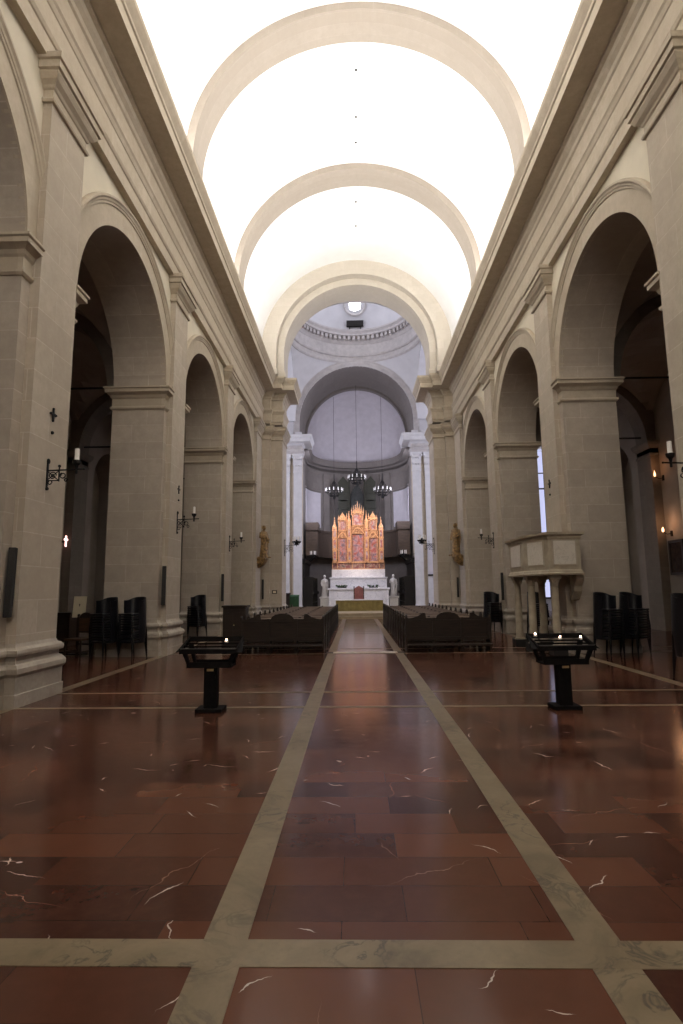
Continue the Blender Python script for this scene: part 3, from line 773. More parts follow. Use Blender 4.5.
b = B(); box(b, -1.2, 1.2, 37.8, 39.1, PZ, PZ+.25); structure(obj('trim_altar_step', b, M['step']), 'low stone step under the red chair before the altar', 'step')
for i, x in enumerate((-1.18, 1.05)):
    t = thing('flower_arrangement', ('low green plant arrangement on the left half of the marble altar', 'low sparse plant arrangement on the right half of the marble altar')[i], 'plant', (x,39.85,PZ+1.42), group='plants on the altar')
    b = B(); box(b, -.32, .32, -.09, .09, 0, .07); obj('planter', b, M['blackstone'], t)
    b = B(); rnd = random.Random(i)
    for q in range(70 if i == 0 else 35):
        px_, py_ = rnd.uniform(-.42,.42), rnd.uniform(-.12,.12); h = rnd.uniform(.08,.26); a = rnd.uniform(0, 6.3)
        dx, dy = .05*math.cos(a), .05*math.sin(a)
        b.faces.new([b.verts.new(p) for p in ((px_*.7,py_,.06),(px_-dy,py_+dx,h*.7),(px_+dx,py_+dy,h),(px_+dy,py_-dx,h*.7))])
    obj('foliage', b, M['leaf'], t)

# marble statues on pedestals
def robed_figure(b, h, arm=1, halo=False, seg=22):
    """standing robed figure about h tall, facing -Y"""
    S = h/1.7
    prof = [(.0,0),(.235,0),(.245,.05),(.225,.25),(.20,.5),(.185,.75),(.19,.95),(.205,1.12),(.215,1.28),(.18,1.37),(.09,1.42),(.06,1.45),(.06,1.49)]
    rows = []
    for r, z in prof:
        row = []
        for i in range(seg):
            a = 2*PI*i/seg
            fold = 1+.09*math.sin(a*7+z*1.5)*max(0, 1-z/1.25)+.04*math.sin(a*3+z*5)*(1 if .6 < z < 1.2 else 0)
            row.append((S*r*fold*math.cos(a)*(1.08 if z > 1 else 1), S*(r*fold*math.sin(a)*.78-.03*math.sin(z*2)), S*z))
        row.append(row[0]); rows.append(row)
    grid(b, rows)
    ball(b, (0,-.035*S,1.585*S), .098*S, 12, sx=.86, sy=.98, sz=1.22)      # head
    ball(b, (0,-.135*S,1.575*S), .02*S, 6, sz=1.5)                       # nose
    ball(b, (0,.01*S,1.62*S), .105*S, 10, sx=.95, sy=.95, sz=1.05)         # hair
    for q in (-1, 1):      # ears
        ball(b, (q*.086*S,-.02*S,1.575*S), .02*S, 6, sz=1.5)
    # arms: one bent across the chest, one lowered
    tube(b, [(-.2*S,.0,1.32*S),(-.27*S,-.02*S,1.08*S),(-.14*S,-.2*S,1.05*S),(-.02*S,-.22*S,1.15*S)] if arm > 0 else [(-.2*S,0,1.32*S),(-.26*S,-.02*S,1.05*S),(-.24*S,-.1*S,.85*S)], [.075*S,.068*S,.05*S,.035*S][:4 if arm > 0 else 3], 10)
    tube(b, [(.2*S,0,1.32*S),(.27*S,0,1.06*S),(.2*S,-.17*S,.95*S),(.1*S,-.23*S,1.02*S)], [.075*S,.068*S,.05*S,.035*S], 10)
    tube(b, [(.22*S,.05*S,1.35*S),(.27*S,.02*S,.9*S),(.23*S,-.02*S,.45*S),(.2*S,.05*S,.1*S)], [.04*S,.06*S,.05*S,.03*S], 8)   # mantle fall
    tube(b, [(-.2*S,-.06*S,1.36*S),(0,-.2*S,1.1*S),(.2*S,-.16*S,.8*S)], [.03*S,.05*S,.045*S], 8)                               # sash fold
    for q in (-1, 1): ball(b, (q*.08*S,-.2*S,.03*S), .05*S, 8, sy=1.6, sz=.6)                                                 # feet
for i, x in enumerate((-2.45, 2.5)):
    p = thing('statue_pedestal', ('white marble pedestal to the left of the high altar', 'white marble pedestal to the right of the high altar')[i], 'pedestal', (x,40.6,PZ), group='pedestals beside the altar')
    b = B(); mould(b, [(-.30,-.30),(-.30,.30),(.30,.30),(.30,-.30)][::-1], [(-.3,0),(.08,0),(.08,.1),(.0,.14),(.0,.66),(.06,.72),(.06,.8),(-.3,.8)], True); obj('pedestal_block', b, M['statue'], p)
    s_ = thing('marble_statue', ('white marble robed statue standing left of the high altar', 'white marble robed statue standing right of the high altar')[i], 'statue', (x,40.6,PZ+.8), rz=(.35 if i == 0 else -.35), group='marble statues beside the altar')
    b = B(); robed_figure(b, 1.55, 1 if i else -1); obj('figure', b, M['statue'], s_, smooth=True, auto=60)
    b = B(); box(b, -.27, .27, -.27, .25, 0, .03); obj('plinth', b, M['statue'], s_)

# choir stalls, gallery, organ
for s in (-1, 1):
    sd = 'left' if s < 0 else 'right'
    t = thing('choir_stall', 'nearly black carved choir stalls along the %s wall of the chancel' % sd, 'choir stall', (s*3.45,42.2,PZ))
    for q in range(7):
        y = -2.8+q*.8
        b = B(); box(b, -.25 if s > 0 else -.45, .45 if s > 0 else .25, y-.03, y+.03, 0, 2.2); tube(b, [(-s*.28,y,1.0),(-s*.34,y,1.1),(-s*.28,y,1.2)], .05); obj('divider', b, M['stall'], t)
    b = B(); box(b, min(s*.36,s*.46), max(s*.36,s*.46), -2.8, 2.0, 0, 3.2); obj('back_panel', b, M['stall'], t)
    b = B(); box(b, min(-s*.22,s*.4), max(-s*.22,s*.4), -2.8, 2.0, .4, .46); obj('seat', b, M['stall'], t)
    b = B(); mould(b, [(s*.36,-2.85),(s*.36,2.05)] if s > 0 else [(s*.36,2.05),(s*.36,-2.85)], [(-.1,3.2),(.3,3.2),(.5,3.3),(.55,3.45),(-.1,3.5)])
    obj('canopy', b, M['stall'], t, mirror=False)
    g = thing('organ_gallery', 'curved brown wooden gallery on the %s side of the apse, above the stalls' % sd, 'gallery', (0,YA,0))
    b = B(); a0, a1 = (PI-.02, PI-1.15) if s < 0 else (.02, 1.15)
    for ii in range(14):
        pa, pb = a0+(a1-a0)*ii/14, a0+(a1-a0)*(ii+1)/14
        prism(b, [(r*math.cos(a), r*math.sin(a)) for r, a in ((RA-.05,pa),(RA-.05,pb),(RA-.95,pb),(RA-.95,pa))], 4.2, 4.45)
    obj('gallery_floor', b, M['gallery'], g)
    b = B()
    for ii in range(14):
        pa, pb = a0+(a1-a0)*ii/14, a0+(a1-a0)*(ii+1)/14
        prism(b, [(r*math.cos(a), r*math.sin(a)) for r, a in ((RA-.85,pa),(RA-.85,pb),(RA-.95,pb),(RA-.95,pa))], 4.45, 6.2)
        prism(b, [(r*math.cos(a), r*math.sin(a)) for r, a in ((RA-.8,pa),(RA-.8,pb),(RA-1.02,pb),(RA-1.02,pa))], 6.2, 6.38)
    obj('parapet', b, M['gallery'], g)
    b = B(); box(b, min(s*3.05,s*3.95), max(s*3.05,s*3.95), -1.6, .1, 4.2, 6.1); box(b, min(s*2.98,s*3.95), max(s*2.98,s*3.95), -1.68, .1, 6.1, 6.7); obj('end_bay', b, M['gallery'], g)
    for q in range(3):
        b = B(); plate(b, [(s*3.9,-1.4+q*.65,3.6),(s*3.2,-1.4+q*.65,4.2),(s*3.9,-1.4+q*.65,4.2)], (0,.14,0)); obj('support_bracket', b, M['stall'], g)
t = thing('pipe_organ', 'dark pipe organ with green wooden case behind the gilded altarpiece', 'organ', (0,46.4,0))
b = B(); box(b, -1.55, 1.55, .1, .8, 4.0, 6.5); obj('case', b, M['organwood'], t)
for x in (-1.15, 1.15):
    b = B(); plate(b, [(x-.42,0,6.3),(x+.42,0,6.3),(x+.42,0,10.6),(x,0,11.1),(x-.42,0,10.6)], (0,.25,0)); 
    for z in (8.3, 9.6): box(b, x-.46, x+.46, -.06, .3, z, z+.1)
    lathe(b, [(.24,0),(.30,.04),(.34,.0)], 16, (x,0,9.0)); obj('case_door', b, M['organwood'], t)
b = B(); sweep_arc(b, lambda u, w, q: (u, q, 10.6+w), [(.58,0),(.72,0),(.72,.25),(.58,.25)], 0, PI, 20, legs=4.0); obj('case_arch', b, M['organwood'], t)
for i in range(11):
    x = -.5+.1*i; h = 10.7-abs(i-5)*.22
    b = B(); tube(b, [(x,.15,6.5),(x,.15,6.9),(x,.15,h)], [.015,.042,.042], 8); obj('organ_pipe', b, M['organ'], t)

# chandeliers
def chandelier(x, y, z, label, ztop):
    t = thing('chandelier', label, 'chandelier', (x,y,z), group='ring chandeliers in the apse')
    R_ = .68
    b = B(); tube(b, [(R_*math.cos(2*PI*i/28), R_*math.sin(2*PI*i/28), 0) for i in range(29)], .035, 6); tube(b, [(R_*.5*math.cos(2*PI*i/20), R_*.5*math.sin(2*PI*i/20), -.35) for i in range(21)], .03, 6); obj('hoop', b, M['iron'], t)
    b = B(); tube(b, [(0,0,-.45),(0,0,1.4)], [.06,.03], 8); ball(b, (0,0,-.5), .11, 8)
    for i in range(6):
        a = 2*PI*i/6; tube(b, [(0,0,.9),(R_*.4*math.cos(a),R_*.4*math.sin(a),.45),(R_*math.cos(a),R_*math.sin(a),0),(R_*.5*math.cos(a),R_*.5*math.sin(a),-.35),(0,0,-.45)], .02, 5)
    obj('stem', b, M['iron'], t)
    b = B(); tube(b, [(0,0,1.4),(0,0,ztop-z)], .012, 5); obj('hanging_chain', b, M['iron'], t)
    for i in range(12):
        a = 2*PI*i/12
        b = B(); lathe(b, [(.0,.03),(.03,.03),(.028,.27),(.0,.28)], 8, (R_*math.cos(a),R_*math.sin(a),0)); obj('candle', b, M['wax'], t)
chandelier(.0, 42.3, 10.05, 'largest ring chandelier hanging centrally over the altar', 17.6)
chandelier(-1.8, 43.3, 9.25, 'ring chandelier hanging left of and lower than the central one', 17.0)
chandelier(2.0, 43.3, 9.25, 'ring chandelier hanging right of and lower than the central one', 17.0)

# ---------------------------------------------------------------- wall sconces
def sconce(loc, s, reach, label, n=1, k=1.0, group='wrought iron wall sconces'):
    """s = +1: arm reaches to +X"""
    t = thing('wall_sconce', label, 'wall sconce', loc, group=group)
    b = B(); box(b, 0, s*.02, -.018, .018, -.34*k, .16*k); ball(b, (s*.015,0,.19*k), .03, 6, sz=1.6); ball(b, (s*.015,0,-.36*k), .03, 6); obj('back_plate', b, M['iron'], t)
    b = B(); tube(b, [(0,0,0),(s*(reach+.12),0,.02)], .013, 6); tube(b, [(s*reach*.42,0,-.22*k),(s*reach*.42,0,.07*k)], .011, 6); ball(b, (s*reach*.42,0,.09*k), .025, 6); ball(b, (s*(reach+.12),0,.02), .018, 6); obj('arm', b, M['iron'], t)
    b = B()
    def ringc(x, z, r, turns=1.0, st=0):
        tube(b, [(x+r*(1-.35*i/16)*math.cos(st+turns*2*PI*i/16), 0, z+r*(1-.35*i/16)*math.sin(st+turns*2*PI*i/16)) for i in range(17)], .009, 5)
    ringc(s*reach*.2, -.10*k, .075*k); ringc(s*reach*.2, -.10*k, .03*k); ringc(s*reach*.55, -.10*k, .06*k, 1.2, 2); ringc(s*reach*.12, -.24*k, .045*k); ringc(s*reach*.66, -.19*k, .035*k)
    tube(b, [(0,0,-.2*k),(s*reach*.42,0,-.2*k)], .009, 5); tube(b, [(0,0,0),(s*reach*.42,0,-.2*k)], .008, 5); tube(b, [(0,0,-.2*k),(s*reach*.42,0,0)], .008, 5)
    obj('scrollwork', b, M['iron'], t)
    b = B(); lathe(b, [(.0,-.07),(.02,-.06),(.02,.02),(.03,.07),(.06,.10),(.07,.15),(.06,.15),(.03,.11),(0,.11)], 12, (s*reach,0,.01)); obj('cup', b, M['iron'], t)
    if n == 1:
        b = B(); lathe(b, [(.0,.12),(.036,.12),(.034,.34),(.0,.35)], 10, (s*reach,0,.01)); obj('candle', b, M['wax'], t)
    else:
        b = B()
        for i in range(n):
            a = 2*PI*i/n; cx_, cy_ = s*reach+.19*math.cos(a), .19*math.sin(a)
            tube(b, [(s*reach,0,.02),(s*reach+.12*math.cos(a),.12*math.sin(a),.03),(cx_,cy_,.17)], .02, 6); lathe(b, [(0,.13),(.05,.16),(.065,.22),(0,.22)], 10, (cx_,cy_,0))
        lathe(b, [(0,.0),(.06,.03),(.07,.1),(.04,.2),(.06,.3),(0,.32)], 12, (s*reach,0,0))
        obj('branch_cluster', b, M['iron'], t)
        for i in range(n):
            a = 2*PI*i/n; b = B(); lathe(b, [(.0,.21),(.024,.21),(.022,.48),(.0,.49)], 8, (s*reach+.19*math.cos(a),.19*math.sin(a),0)); obj('candle', b, M['wax'], t)
    return t
sconce((XP,8.58,3.52), 1, .47, 'wrought iron sconce with a tall white candle on the nearest left pilaster', 1, .8)
sconce((-XP,8.50,3.46), -1, .47, 'wrought iron sconce with a white candle at the right edge, on the nearest right pilaster')
sconce((XP,15.1,3.55), 1, .47, 'wrought iron sconce with a white candle on the second left pilaster')
sconce((XP,21.5,3.5), 1, .47, 'small wrought iron sconce on the third left pilaster')
sconce((-XP,21.5,3.5), -1, .47, 'small wrought iron sconce on the third right pilaster, beyond the pulpit')
sconce((-4.04,30.1,4.0), 1, .66, 'many-branched candle sconce on the left crossing pier', 6, 1.5)
sconce((4.04,30.1,4.0), -1, .66, 'many-branched candle sconce on the right crossing pier', 6, 1.5)
sconce((-3.95,39.5,3.85), 1, .75, 'branched white candle sconce beside the left choir stalls', 6, 1.1)
sconce((3.95,39.5,3.85), -1, .75, 'branched white candle sconce beside the right choir stalls', 6, 1.1)

# consecration crosses
for (y, z, s, lab) in ((8.64,4.46,-1,'small dark metal cross above the sconce on the nearest left pilaster'),(15.15,4.4,-1,'small dark metal cross on the second left pilaster'),(15.1,4.4,1,'small dark metal cross on the second right pilaster above the pulpit')):
    t = thing('wall_cross', lab, 'cross', (s*5.10,y,z), group='small crosses on the pilasters')
    b = B(); d = -s*.025
    for (ya, yb, za, zb) in ((-.02,.02,-.13,.12),(-.10,.10,-.015,.03)):
        box(b, 0, d, ya*.75, yb*.75, za*.75, zb*.75)
    for (yy, zz) in ((-.075,.005),(.075,.005),(0,.095),(0,-.10)): ball(b, (d*.5,yy,zz), .022, 6)
    obj('cross', b, M['iron'], t)
    b = B(); ball(b, (d*.5,0,-.3), .028, 8); obj('stud', b, M['iron'], t)

# column loudspeakers
for (x, y, z, s, tilt, lab) in ((-5.205,8.06,1.75,-1,.06,'tall slim charcoal loudspeaker on the near edge of the nearest left pilaster'),
    (-5.17,14.44,1.75,-1,.04,'slim charcoal column loudspeaker on the second left pilaster'),
    (-5.17,20.84,1.72,-1,.04,'slim charcoal column loudspeaker on the third left pilaster'),
    (-5.0,28.84,1.66,-1,.04,'slim charcoal column loudspeaker under the left wooden saint'),
    (5.17,20.84,1.66,1,.04,'slim charcoal column loudspeaker on the third right pilaster'),
    (5.0,28.84,1.66,1,.04,'slim charcoal column loudspeaker under the right wooden saint')):
    t = thing('loudspeaker', lab, 'loudspeaker', (x,y,z), group='column loudspeakers on the pilasters')
    t.rotation_euler = (-tilt, 0, -s*.25)
    b = B(); box(b, -.05, .05, -.15, -.06, -.5, .5); obj('cabinet', b, M['speaker'], t, bevel=.01)
    b = B(); box(b, -.042, .042, -.16, -.148, -.47, .47); obj('grille', b, M['speaker'], t)
    b = B(); box(b, -.03, .03, -.08, .04, .28, .34); box(b, -.03, .03, -.08, .02, -.34, -.28); obj('wall_bracket', b, M['iron'], t)

# wooden saints on brackets
for s, lab in ((-1, 'left'), (1, 'right')):
    br = thing('statue_bracket', 'dark carved bracket on the %s crossing pier under a wooden saint' % lab, 'bracket', (s*5.10,28.0,3.22), group='brackets under the wooden saints')
    b = B(); q = -s
    rows = [(.50,0),(.50,-.07),(.46,-.10),(.42,-.22),(.30,-.36),(.12,-.47),(.05,-.5)]
    vr = []
    for d, z in rows:
        vr.append([(q*0, -.34*(.35+.65*d/.5), z),(q*d*.8, -.3*(.35+.65*d/.5), z),(q*d, -.12, z),(q*d, .12, z),(q*d*.8, .3*(.35+.65*d/.5), z),(q*0, .34*(.35+.65*d/.5), z)])
    grid(b, vr); b.faces.new([b.verts.new(p) for p in vr[0]])
    obj('corbel', b, M['giltwood'], br, smooth=True, auto=40)
    st = thing('wooden_statue', ('brown gilded wooden statue of a veiled figure on the left crossing pier bracket', 'brown gilded wooden statue of a bearded robed figure on the right crossing pier bracket')[s > 0], 'statue', (s*4.82,28.0,3.22), rz=(.9 if s < 0 else -.9), group='wooden saints on brackets')
    b = B(); robed_figure(b, 1.62, 1 if s < 0 else -1); obj('figure', b, M['giltwood'], st, smooth=True, auto=60)
    b = B(); box(b, -.28, .28, -.24, .2, 0, .06); obj('plinth', b, M['giltwood'], st)

# small sign panels on the crossing piers
t = thing('wall_plaque', 'tiny framed lit plaque low on the left crossing pier', 'plaque', (-4.42,YFB,1.52))
b = B(); box(b, -.13, .13, -.03, 0, -.09, .09); obj('frame', b, M['blackstone'], t)
b = B(); box(b, -.08, .08, -.04, -.03, -.05, .05); obj('face', b, M['cream'], t)

# ---------------------------------------------------------------- pews
def make_pew(label, front):
    t = thing('pew', label, 'pew', (0,0,0), group='carved pews in two blocks')
    W = 1.10
    # back panel with a scalloped crest
    pts = [(-W,.0,.30),(W,.0,.30)]
    half = [(0,.825),(.07,.85),(.15,.90),(.205,.985),(.235,.975),(.245,.85),(.36,.85),(.38,.92),(.42,.975),(.46,.99)]
    prof = [(1-u, h) for u, h in half]+[(.5,.995)]+[(u, h) for u, h in half[::-1]]
    crest = [(-W+2*W*u, 0, h) for u, h in prof]
    if not front: crest = [(W,0,.80),(-W,0,.80)]
    b = B(); plate(b, pts+crest, (0,.035,0)); obj('backrest', b, M['pew'], t)
    b = B()
    for u in (0, 1/3, 2/3, 1):
        x = -W+2*W*u; x = min(max(x, -W+.04), W-.04); box(b, x-.035, x+.035, -.02, .0, .30, .86)
    box(b, -W, W, -.02, 0, .30, .37); box(b, -W, W, -.02, 0, .765, .80)
    obj('back_frame', b, M['pew'], t)
    b = B(); box(b, -W, W, .02, .42, .42, .46); obj('seat', b, M['pewseat'], t, bevel=.006)
    b = B(); box(b, -W+.03, W-.03, -.36, -.16, .17, .21); obj('kneeler', b, M['pew'], t, bevel=.006)
    b = B(); box(b, -W+.03, W-.03, -.03, .0, .16, .22); obj('stretcher', b, M['pew'], t)
    if not front: b = B(); box(b, -W+.05, W-.05, -.20, .02, .785, .83); obj('book_ledge', b, M['pewseat'], t)
    for x in (-W, -.35, .35, W):
        edge = abs(x) == W
        b = B()
        if edge:
            x0, x1 = (x, x+.05) if x < 0 else (x-.05, x)
            plate(b, [(x0,-.05,0),(x0,.44,0),(x0,.44,.10),(x0,.38,.16),(x0,.40,.44),(x0,.44,.52),(x0,.42,.62),(x0,.30,.64),(x0,.16,.70),(x0,.10,.82),(x0,.06,.93),(x0,-.01,.95),(x0,-.05,.90)], (x1-x0,0,0))
            obj('end_panel', b, M['pew'], t)
        else:
            box(b, x-.05, x+.05, -.03, .38, 0, .10); box(b, x-.03, x+.03, -.02, .34, .10, .42); obj('leg', b, M['pew'], t)
    return t
ordw = ['nearest','second','third','fourth','fifth','sixth','seventh','eighth','ninth','tenth','eleventh','twelfth','farthest']
front0 = pew0 = None
for s, sd in ((-1, 'left'), (1, 'right')):
    for i in range(13):
        lab = ('dark carved wooden pew with tall scalloped back, nearest row of the %s block' % sd) if i == 0 else 'dark wooden pew with ledge coloured pale as if lit, %s row of the %s block' % (ordw[i], sd)
        loc = (s*2.16, 14.85+i*.98, 0)
        if i == 0:
            if front0 is None: front0 = make_pew(lab, True); front0.location = loc
            else: dup(front0, loc, 0, lab)
        elif pew0 is None: pew0 = make_pew(lab, False); pew0.location = loc
        else: dup(pew0, loc, 0, lab)

# cabinet by the left pews
t = thing('cabinet', 'dark wooden cabinet with flat top beside the left pews', 'cabinet', (-3.72,16.6,0))
b = B(); box(b, -.36, .30, -.24, .24, .06, 1.12); obj('carcass', b, M['pew'], t)
b = B(); box(b, -.40, .34, -.28, .28, 1.12, 1.18); obj('top_board', b, M['pew'], t, bevel=.01)
b = B(); box(b, -.34, .28, -.255, -.24, .14, 1.06); box(b, -.28, -.06, -.265, -.25, .22, .98); box(b, .0, .22, -.265, -.25, .22, .98); dr = obj('door', b, M['pew'], t)
b = B(); ball(b, (-.03,-.275,.62), .018, 6); obj('knob', b, M['brass'], dr)
b = B(); box(b, -.38, .32, -.26, .26, 0, .06); obj('plinth', b, M['pew'], t)

# ---------------------------------------------------------------- stacked chairs
def make_chair(label, group):
    """black tub chair with a tall wrap-round back, facing -Y"""
    t = thing('stacking_chair', label, 'chair', (0,0,0), group=group)
    b = B(); outer, inner = [], []
    n = 18
    for i in range(n+1):
        a = PI*(-.10+1.20*i/n)
        x, y = .285*math.cos(a), .02+.24*math.sin(a)
        f = max(0, math.sin(a)); f = f*f*(3-2*f)
        top = .735+.085*f
        outer.append([(x*.98, y*.98, .41), (x, y*1.02, .50), (x*1.02, y*1.08, top)])
        inner.append([(x*.90, y*.88, .41), (x*.93, y*.92, .50), (x*.96, y*1.0, top)])
    ring_ = [o+list(reversed(i_)) for o, i_ in zip(outer, inner)]
    vs = [[b.verts.new(p) for p in r] for r in ring_]
    for p, q in zip(vs, vs[1:]):
        for j in range(6): b.faces.new((p[j], q[j], q[(j+1)%6], p[(j+1)%6]))
    b.faces.new(vs[0][::-1]); b.faces.new(vs[-1])
    obj('backrest', b, M['chair'], t, smooth=True, auto=50)
    b = B(); pts = [(.28*math.cos(a), .02+.24*math.sin(a)) for a in [PI*i/12 for i in range(13)]]+[(-.28,-.2),(-.23,-.25),(.23,-.25),(.28,-.2)]
    prism(b, pts, .385, .425); obj('seat', b, M['chair'], t, bevel=.012)
    for x, y in ((-.22,-.2),(.22,-.2),(-.21,.17),(.21,.17)):
        b = B(); tube(b, [(x,y,.39),(x*1.12,y*1.15+(.03 if y > 0 else 0),0)], [.02,.016], 7); obj('leg', b, M['chairleg'], t)
    return t
nth = ['bottom','second from the bottom','third from the bottom','fourth from the bottom','fifth from the bottom','sixth from the bottom','sixth from the top','fifth from the top','fourth from the top','third from the top','second from the top','topmost']
stacks = [(-6.36,13.80,-.5,'left-hand stack under the first left arch'),(-5.66,13.80,-.5,'right-hand stack under the first left arch'),
          (-5.80,19.9,-.5,'stack behind the left candle stand'),
          (5.70,13.60,.55,'left-hand stack to the right of the pulpit'),(6.40,13.78,.55,'right-hand stack to the right of the pulpit'),
          (5.62,10.12,.5,'stack cut off by the right edge'),
          (5.65,18.6,.5,'stack seen between the pulpit columns'),(4.72,20.75,.4,'stack beside the right pews')]
chair0 = None
for x, y, rz, where in stacks:
    for i in range(12):
        lab = 'black chair, %s in the %s' % (nth[i], where)
        loc = (x+.004*math.sin(rz)*i, y-.004*math.cos(rz)*i, .060*i)
        if chair0 is None:
            chair0 = make_chair(lab, 'stacked black chairs'); chair0.location = loc; chair0.rotation_euler = (0,0,rz)
        else: dup(chair0, loc, rz+random.uniform(-.012,.012), lab)

# old wooden chair and a cream board under the first left arch
t = thing('carved_chair', 'old dark wooden chair with brown back panel left of the stacked chairs', 'chair', (-7.04,14.15,0), rz=-.25)
b = B(); plate(b, [(-.2,0,.60),(.2,0,.60),(.2,0,.97)]+[(.17*math.cos(PI*q/12),0,.98+.12*math.sin(PI*q/12)) for q in range(13)]+[(-.2,0,.97)], (0,.04,0)); obj('crest', b, M['pew'], t)
b = B(); box(b, -.17, .17, -.012, 0, .64, .96); obj('back_panel', b, M['brownwood'], t)
b = B(); box(b, -.25, .25, -.42, .03, .43, .48); obj('seat', b, M['brownwood'], t, bevel=.01)
for x in (-.225, .225):
    b = B(); box(b, x-.025, x+.025, 0, .05, 0, 1.0); ball(b, (x,.025,1.03), .035, 6); obj('back_leg', b, M['pew'], t)
    b = B(); tube(b, [(x,-.39,0),(x,-.39,.2),(x,-.39,.44)], [.02,.028,.024]); obj('front_leg', b, M['pew'], t)
b = B(); box(b, -.2, .2, 0, .03, .3, .34); box(b, -.2, .2, -.4, -.38, .15, .19)
for x in (-.225,.225): box(b, x-.012, x+.012, -.39, .02, .15, .19)
obj('stretcher', b, M['pew'], t)
t = thing('notice_board', 'cream board on a thin stand behind the old wooden chair', 'notice board', (-7.52,14.75,0))
b = B(); plate(b, [(-.17,0,.95),(.17,0,.95),(.17,.06,1.5),(-.17,.06,1.5)], (0,.02,0)); obj('board', b, M['cream'], t)
b = B(); tube(b, [(0,.05,.02),(0,.05,1.3)], .02); box(b, -.2, .2, -.1, .2, 0, .03); obj('stand', b, M['iron'], t)
t = thing('sideboard', 'black low cupboard standing in the dark left aisle', 'cupboard', (-9.6,17.3,0))
b = B(); box(b, -.7, .7, -.3, .3, .08, .95); obj('carcass', b, M['pew'], t)
b = B(); box(b, -.75, .75, -.35, .35, .95, 1.0); obj('top_board', b, M['pew'], t)
for x in (-.62, .62):
    b = B(); box(b, x-.05, x+.05, -.28, .28, 0, .08); obj('foot', b, M['pew'], t)

# ---------------------------------------------------------------- votive candle stands
def make_stand(loc, label, rz=0):
    t = thing('votive_stand', label, 'candle stand', loc, rz, 'votive candle stands')
    b = B(); box(b, -.18, .18, -.15, .15, 0, .05); obj('base_plate', b, M['ironstand'], t, bevel=.006)
    b = B(); box(b, -.088, .088, -.07, .07, .05, .60); obj('post', b, M['ironstand'], t, bevel=.006)
    b = B(); box(b, -.30, .30, -.16, .16, .585, .605); box(b, -.30, .30, -.16, -.145, .605, .66); box(b, -.30, .30, .145, .16, .605, .66); obj('lower_tray', b, M['ironstand'], t)
    for s in (-1, 1):
        b = B(); plate(b, [(s*.245,-.16,.605),(s*.285,-.16,.605),(s*.365,-.19,.80),(s*.305,-.19,.80)], (0,.05,0)); obj('side_support', b, M['ironstand'], t)
        b = B(); plate(b, [(s*.245,.12,.605),(s*.285,.12,.605),(s*.365,.14,.86),(s*.305,.14,.86)], (0,.05,0)); obj('side_support', b, M['ironstand'], t)
        b = B(); plate(b, [(s*.37,-.21,.77),(s*.37,.24,.90),(s*.37,.24,.97),(s*.37,-.21,.84)], (s*.07,0,0) if False else (s*.02,0,0))
        plate(b, [(s*.3855,-.21,.80),(s*.45,-.18,.79),(s*.3855,.22,.96)], (0,.02,0)); obj('side_wing', b, M['ironstand'], t)
    b = B(); box(b, -.385, .385, -.215, -.19, .775, .83); obj('rack_frame', b, M['ironstand'], t)
    b = B(); box(b, -.385, .385, .215, .24, .90, .965); obj('rack_frame', b, M['ironstand'], t)
    for i in range(4):
        y = -.15+i*.11; z = .795+.13*(y+.21)/.45
        b = B(); box(b, -.375, .375, y-.022, y+.022, z, z+.012); box(b, -.375, .375, y-.026, y-.022, z-.004, z+.02); obj('candle_shelf', b, M['ironstand'], t)
    b = B(); tube(b, [(-.375,-.20,.84),(.375,-.20,.84)], .006, 6); obj('front_rail', b, M['steelbar'], t)
    b = B(); box(b, -.055, .075, -.10, -.07, .44, .58); cb = obj('coin_box', b, M['ironstand'], t)
    b = B(); box(b, -.04, .05, -.105, -.10, .535, .565); obj('coin_slot_plate', b, M['brass'], cb)
    return t
st1 = make_stand((-2.20,7.78,0), 'black votive candle stand in the left half of the nave floor')
st2 = dup(st1, (2.55,7.84,0), .03, 'black votive candle stand in the right half of the nave floor')
def candle(stand, x, row, label):
    y = -.15+row*.11; z = .795+.13*(y+.21)/.45+.012
    t = thing('votive_candle', label, 'candle', (stand[0]+x, stand[1]+y, z), group='lit tealights')
    b = B(); lathe(b, [(0,0),(.022,0),(.024,.03),(.02,.032),(.018,.026),(0,.026)], 14); obj('cup', b, M['wax'], t, smooth=True, auto=40)
    b = B(); lathe(b, [(0,.028),(.008,.032),(.011,.040),(.006,.052),(0,.062)], 10); obj('flame', b, M['flame'], t, smooth=True)
candle((-2.20,7.78), .18, 2, 'single lit tealight burning on the left candle stand')
candle((2.55,7.84), -.28, 3, 'leftmost of three lit tealights on the right candle stand')
candle((2.55,7.84), .02, 2, 'middle of three lit tealights on the right candle stand')
candle((2.55,7.84), .30, 2, 'rightmost of three lit tealights on the right candle stand')

# ---------------------------------------------------------------- pulpit
t = thing('pulpit', 'travertine pulpit with pale marble panels on slender columns at the second right pier', 'pulpit', (0,0,-.10))
PB = [(5.2,13.62),(4.44,13.62),(4.14,14.6),(4.18,16.1),(5.15,16.1),(5.12,14.3)]
out = PB[:]    # clockwise seen from above keeps outwards on the right... travel D->A->B->C
b = B(); prism(b, PB, 2.12, 2.92); obj('parapet_wall', b, M['pulpit'], t)
b = B(); mould(b, [(5.2,14.2),(5.2,13.62),(4.44,13.62),(4.14,14.6),(4.18,16.1),(5.1,16.1)][::-1], [(-.2,2.86),(.02,2.86),(.03,2.90),(.03,2.94),(.09,2.97),(.10,3.03),(-.2,3.03)]); obj('cornice', b, M['pulpit'], t)
b = B(); mould(b, [(5.2,14.2),(5.2,13.62),(4.44,13.62),(4.14,14.6),(4.18,16.1),(5.1,16.1)][::-1], [(-.2,2.0),(.05,2.0),(.06,2.04),(.03,2.06),(.02,2.10),(.0,2.13),(-.2,2.13)]); obj('base_moulding', b, M['pulpit'], t)
